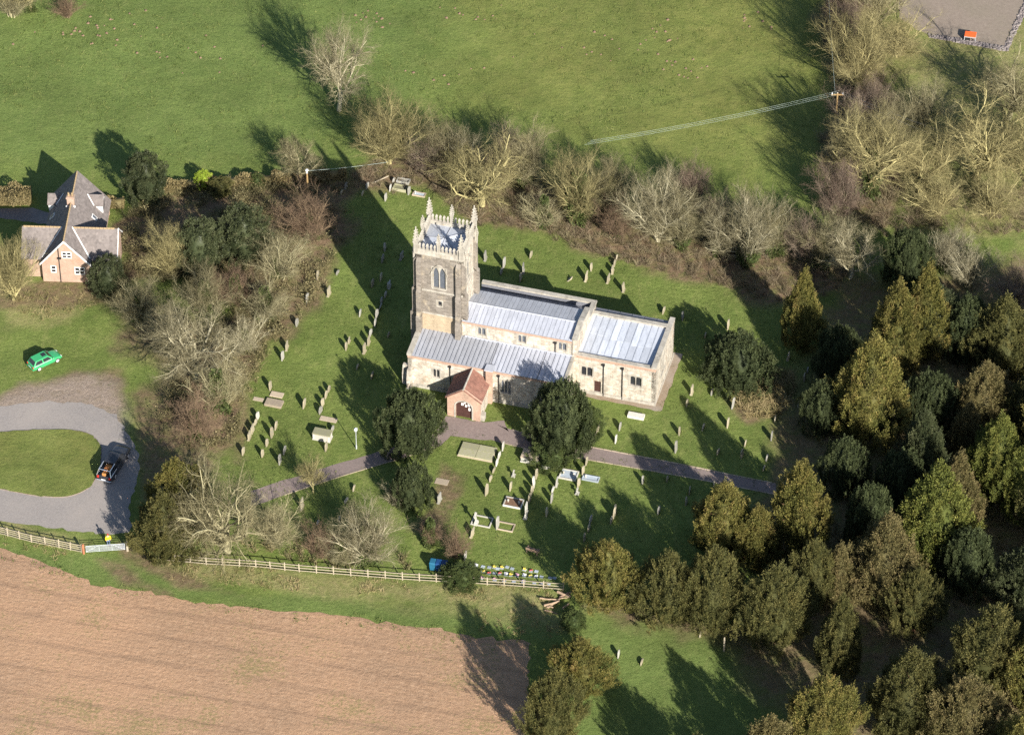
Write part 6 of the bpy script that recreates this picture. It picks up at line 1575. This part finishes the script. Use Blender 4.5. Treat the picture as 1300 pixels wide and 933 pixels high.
# bench on the grass
bo = empty('garden_bench', local(676.5, 701.5), RZ+R(172), 'brown wooden bench on the grass above the flower plots', 'bench')
for k in range(5): b = MB(); b.box(-.68, .68, -.28+k*.12, -.28+k*.12+.1, .42, .46); b.build('seat_slat', MAT['brown_timber'], bo)
for k in range(4): b = MB(); b.box(-.68, .68, .29+k*.035, .33+k*.035, .52+k*.11, .61+k*.11); b.build('back_slat', MAT['brown_timber'], bo)
for x_ in (-.62, .62):
    for y_ in (-.24, .26): b = MB(); b.box(x_-.04, x_+.04, y_-.04, y_+.04, 0, .45); b.build('leg', MAT['brown_timber'], bo)
    b = MB(); b.box(x_-.04, x_+.04, -.28, .34, .62, .67); b.build('armrest', MAT['brown_timber'], bo)

# wheeled bins by the fence
def bin_(px, py, mat, label, w=.68):
    o = empty('wheeled_bin', local(px, py), RZ+R(4), label, 'bin', 'wheeled bins by the fence')
    b = MB(); b.taper(-w/2*.82, w/2*.82, -.34, .34, .08, 1.15, 1.18); b.build('body', MAT[mat], o, bevel=.03)
    b = MB(); b.taper(-w/2, w/2, -.44, .44, 1.15, 1.27, .85); b.build('lid', MAT[mat], o, bevel=.03)
    for s_ in (-1, 1): b = MB(); b.tube([(s_*w*.36-.03, .28, .12), (s_*w*.36+.03, .28, .12)], .12, 10); b.build('wheel', MAT['rubber'], o)
    return o
bin_(549.5, 722, 'teal_plastic', 'teal blue wheeled bin, outermost by the fence'); bin_(557, 723, 'blue_plastic', 'dark blue wheeled bin half hidden by the bush'); bin_(564.5, 724, 'blue_plastic', 'dark blue wheeled bin next to the bush stem')

# ------------------------------------------------------------------ fences and gate
def fence(line, label, nrail=3, sp=1.87, h=1.1, mat='timber', board=False):
    P = [Vector(G2(*p)) for p in line]; o = empty('rail_fence', (0, 0, 0), 0, label, 'fence')
    b = MB(); b.box(-.055, .055, -.05, .05, 0, h+.08); pm_ = b.mesh('post', MAT[mat])
    pts = []
    for a, c in zip(P[:-1], P[1:]):
        n = max(1, round((c-a).length/sp)); pts += [a.lerp(c, k/n) for k in range(n)]
    pts.append(P[-1]); rg = random.Random(len(line))
    rm_ = None
    for i, p in enumerate(pts):
        place('post', pm_, o, (p.x, p.y, 0), (rg.gauss(0,.02), rg.gauss(0,.02), rg.gauss(0,.1)), (1, 1, rg.uniform(.95, 1.04)))
        if i+1 < len(pts):
            q = pts[i+1]; d = q-p; an = math.atan2(d.y, d.x)
            for k in range(nrail):
                z = h*(k+.6)/(nrail-.25)-.02
                r_ = MB(); r_.box(0, d.length, -.075, -.04, z-.042, z+.042); r_.build('rail', MAT[mat], o, (p.x, p.y, 0), (0, 0, an))
    return o
fence([(202,711),(262,716.5),(325,720),(380,725.5),(511,736),(640,743.5),(715,749)], 'pale post and rail fence along the bottom of the churchyard')
fence([(-40,668),(10,680),(40,688),(75,695),(104,701)], 'pale boarded rail fence beside the field, ending at the gate', 4, 1.6, 1.15)
ga_, gb_ = Vector(G2(109, 702.5)), Vector(G2(160, 699))
gd = gb_-ga_; gl = gd.length
gt = empty('field_gate', (ga_.x, ga_.y, 0), math.atan2(gd.y, gd.x), 'galvanised steel field gate between lane and field track', 'gate')
for k in range(6): b = MB(); z = .25+.17*k; b.tube([(.05,0,z),(gl-.1,0,z)], .022 if k < 5 else .03, 6); b.build('rail', MAT['galv'], gt)
for x_ in (.06, gl*.34, gl*.66, gl-.1): b = MB(); b.tube([(x_,0,.2),(x_,0,1.12)], .026, 6); b.build('upright', MAT['galv'], gt)
b = MB(); b.tube([(.06,.02,.25),(gl*.34,.02,1.1)], .018, 5); b.tube([(gl-.1,.02,.25),(gl*.66,.02,1.1)], .018, 5); b.build('brace', MAT['galv'], gt)
def post(px, py, h, r_, mat, label, name='gate_post', cat='post', tilt=(0, 0)):
    b = MB(); b.box(-r_, r_, -r_, r_, 0, h); b.taper(-r_, r_, -r_, r_, h, h+.08, .3); o = b.build(name, MAT[mat], None, local(px, py), (*tilt, 0), bevel=.01); return tag(o, label, cat)
post(106.5, 702.5, 1.35, .11, 'rust_timber', 'reddish brown gate post at the fence end of the gate')
post(162, 699, 1.4, .11, 'timber', 'pale gate post at the tree end of the gate')
post(172, 694, 1.3, .08, 'timber', 'pale post of the old stile under the dark cypress', 'stile_post')
so = empty('stile', local(178, 696), RZ, 'small weathered timber stile under the dark cypress', 'stile')
for k in range(2): b = MB(); b.box(-.5, .5, -.05+k*.4, .1+k*.4, .35+.2*k, .41+.2*k); b.build('step', MAT['timber'], so)
for x_ in (-.45, .45): b = MB(); b.box(x_-.05, x_+.05, .1, .2, 0, 1.1); b.build('post', MAT['timber'], so)
b = MB(); b.box(-.5, .5, .08, .12, .9, 1.0); b.build('rail', MAT['timber'], so)
post(919, 826, 2.0, .08, 'timber', 'tall pale timber post at the edge of the evergreen row', 'timber_post')
post(823, 794, .9, .07, 'timber', 'short timber post under the evergreen row', 'timber_post')
b = MB(); b.tube([(0,0,.08),(.9,.5,.22),(2.0,1.0,.45)], .09, 6, 0, .07); tag(b.build('fallen_branch', MAT['timber'], None, local(472, 234)), 'fallen pale branch by the north west graves', 'branch')
# log pile beyond the fence end
lg = random.Random(5)
for k in range(11):
    L = lg.uniform(.7, 1.9); a = lg.uniform(-.5, .9); r_ = lg.uniform(.07, .16)
    b = MB(); b.tube([(-L/2,0,0),(0,lg.uniform(-.1,.1),lg.uniform(-.04,.06)),(L/2,0,0)], r_, 7, 0, r_*.7)
    p = G(708+lg.uniform(-14,12), 768+lg.uniform(-12,10)); 
    tag(b.build('felled_log', MAT['rust_log' if k % 3 else 'brown_timber'], None, (p.x, p.y, r_+.05+.1*(k % 3)), (0, lg.uniform(-.1,.1), a)), 'felled '+('pale' if k % 3 else 'brown')+' branch log in the heap beyond the fence end', 'log', 'felled logs beyond the fence')

# ------------------------------------------------------------------ poles, wires, lamp, orange topped box
def pole(px, py, h, label, arms):
    o = empty('power_pole', local(px, py), 0, label, 'pole')
    b = MB(); b.tube([(0,0,0),(0,0,h)], .15, 9, 0, .10); b.build('shaft', MAT['pole_wood'], o)
    if arms:
        b = MB(); b.box(-.75, .75, -.06, .06, h-.35, h-.22); b.build('crossarm', MAT['pole_wood'], o)
        for x_ in (-.65, 0, .65): b = MB(); b.tube([(x_,0,h-.22),(x_,0,h+.02)], .06, 7, 0, .05); b.build('insulator', MAT['porcelain'], o)
    else:
        b = MB(); b.ball((0,0,h+.08), .19, .19, .17, 8, 6); b.build('insulator', MAT['porcelain'], o)
        b = MB(); b.box(-.1,.1,-.1,.1,h-.35,h-.1); b.build('bracket', MAT['galv'], o)
    return o
PH = 6.7
pole(1059.5, 173, PH, 'tall wooden power pole at the corner of the pasture', True)
pole(391, 249, 3.9, 'short telegraph pole with white cap by the garden hedge', False)
def wire(a, c, sag, label, mat='wire', r_=.0075):
    a, c = Vector(a), Vector(c); pts = []
    for k in range(25):
        t_ = k/24; p = a.lerp(c, t_); p.z -= sag*4*t_*(1-t_); pts.append(p)
    b = MB(); b.tube(pts, r_, 5); tag(b.build('power_wire', MAT[mat]), label, 'wire', 'overhead wires')
pb = Vector(local(1059.5, 173))
for k, x_ in enumerate((-.65, 0, .65)):
    a = pb+Vector((x_*.5, x_*.7, PH)); e = G(742+k*4, 184-k*2.6, 6.2)
    wire(a, e, .45, 'pale overhead wire from the power pole across the pasture')
wire(pb+Vector((-.3, 0, PH)), G(1050, -40, 6.7), .5, 'pale overhead wire running up the hedge line from the power pole', 'wire', .014)
wire(pb+Vector((.4, 0, PH)), G(1195, 175, 5.5), .3, 'dark overhead wire running into the crooked trees', 'dark_wire', .014); wire(pb+Vector((.6, .3, PH)), G(1200, 168, 5.5), .3, 'dark overhead wire running into the crooked trees', 'dark_wire', .014)
wire(Vector(local(391, 249))+Vector((0, 0, 3.9)), G(492, 206, 3.8), .15, 'thin wire from the telegraph pole to the many stemmed tree', 'wire', .014)
lo = empty('lamp_post', local(452.5, 569.5), 0, 'slim grey lamp post on the grass beside the western path', 'lamp post')
b = MB(); b.tube([(0,0,0),(0,0,2.7)], .05, 8, 0, .04); b.tube([(0,0,0),(0,0,.5)], .08, 8); b.build('shaft', MAT['galv'], lo)
b = MB(); b.taper(-.12,.12,-.12,.12,2.7,3.0,1.35); b.taper(-.2,.2,-.2,.2,3.0,3.16,.3); b.build('lantern', MAT['galv'], lo)
oo = empty('covered_stand', local(1231.5, 50), RZ*.7, 'orange lidded metal stand on the worn hard court', 'stand')
b = MB(); b.box(-.72,.72,-.55,.55,.72,.80); b.build('lid', MAT['orange_paint'], oo, bevel=.02)
b = MB(); b.box(-.68,.0,-.5,.52,.05,.72); b.build('box', MAT['black_iron'], oo)
for x_ in (-.68,.68):
    for y_ in (-.5,.5): b = MB(); b.box(x_-.035,x_+.035,y_-.035,y_+.035,0,.72); b.build('leg', MAT['galv'], oo)
b = MB(); b.box(-.7,.7,-.54,-.5,.6,.68); b.box(.67,.71,-.5,.5,.6,.68); b.build('frame_rail', MAT['galv'], oo)

# molehills in clusters on the pasture
mh = random.Random(21); b = MB()
for cx_, cy_, sx_, sy_, n_ in ((90,45,70,16,18),(150,30,60,14,14),(470,25,30,12,14),(600,20,60,15,12),(840,45,30,20,12),(865,90,30,22,12),(760,60,90,30,16),(255,70,60,25,14),(960,30,30,14,10),(560,95,50,14,8)):
    for k in range(n_):
        p = G(mh.gauss(cx_, sx_*.5), mh.gauss(cy_, sy_*.5)); r_ = mh.uniform(.10, .22)
        n0 = len(b.v); q = [mh.uniform(.75, 1.25) for _ in range(7)]
        b.v += [(p.x+r_*q[i]*math.cos(i*.8976), p.y+r_*q[i]*math.sin(i*.8976), 0) for i in range(7)]+[(p.x+.5*r_*q[i]*math.cos(i*.8976), p.y+.5*r_*q[i]*math.sin(i*.8976), r_*.55) for i in range(7)]+[(p.x, p.y, r_*.7)]
        for i in range(7): b.f += [(n0+i, n0+(i+1) % 7, n0+7+(i+1) % 7, n0+7+i), (n0+7+i, n0+7+(i+1) % 7, n0+14)]; b.m += [0, 0]
tag(b.build('molehills', MAT['mole']), 'clusters of small bare molehills on the green pasture', kind='stuff')
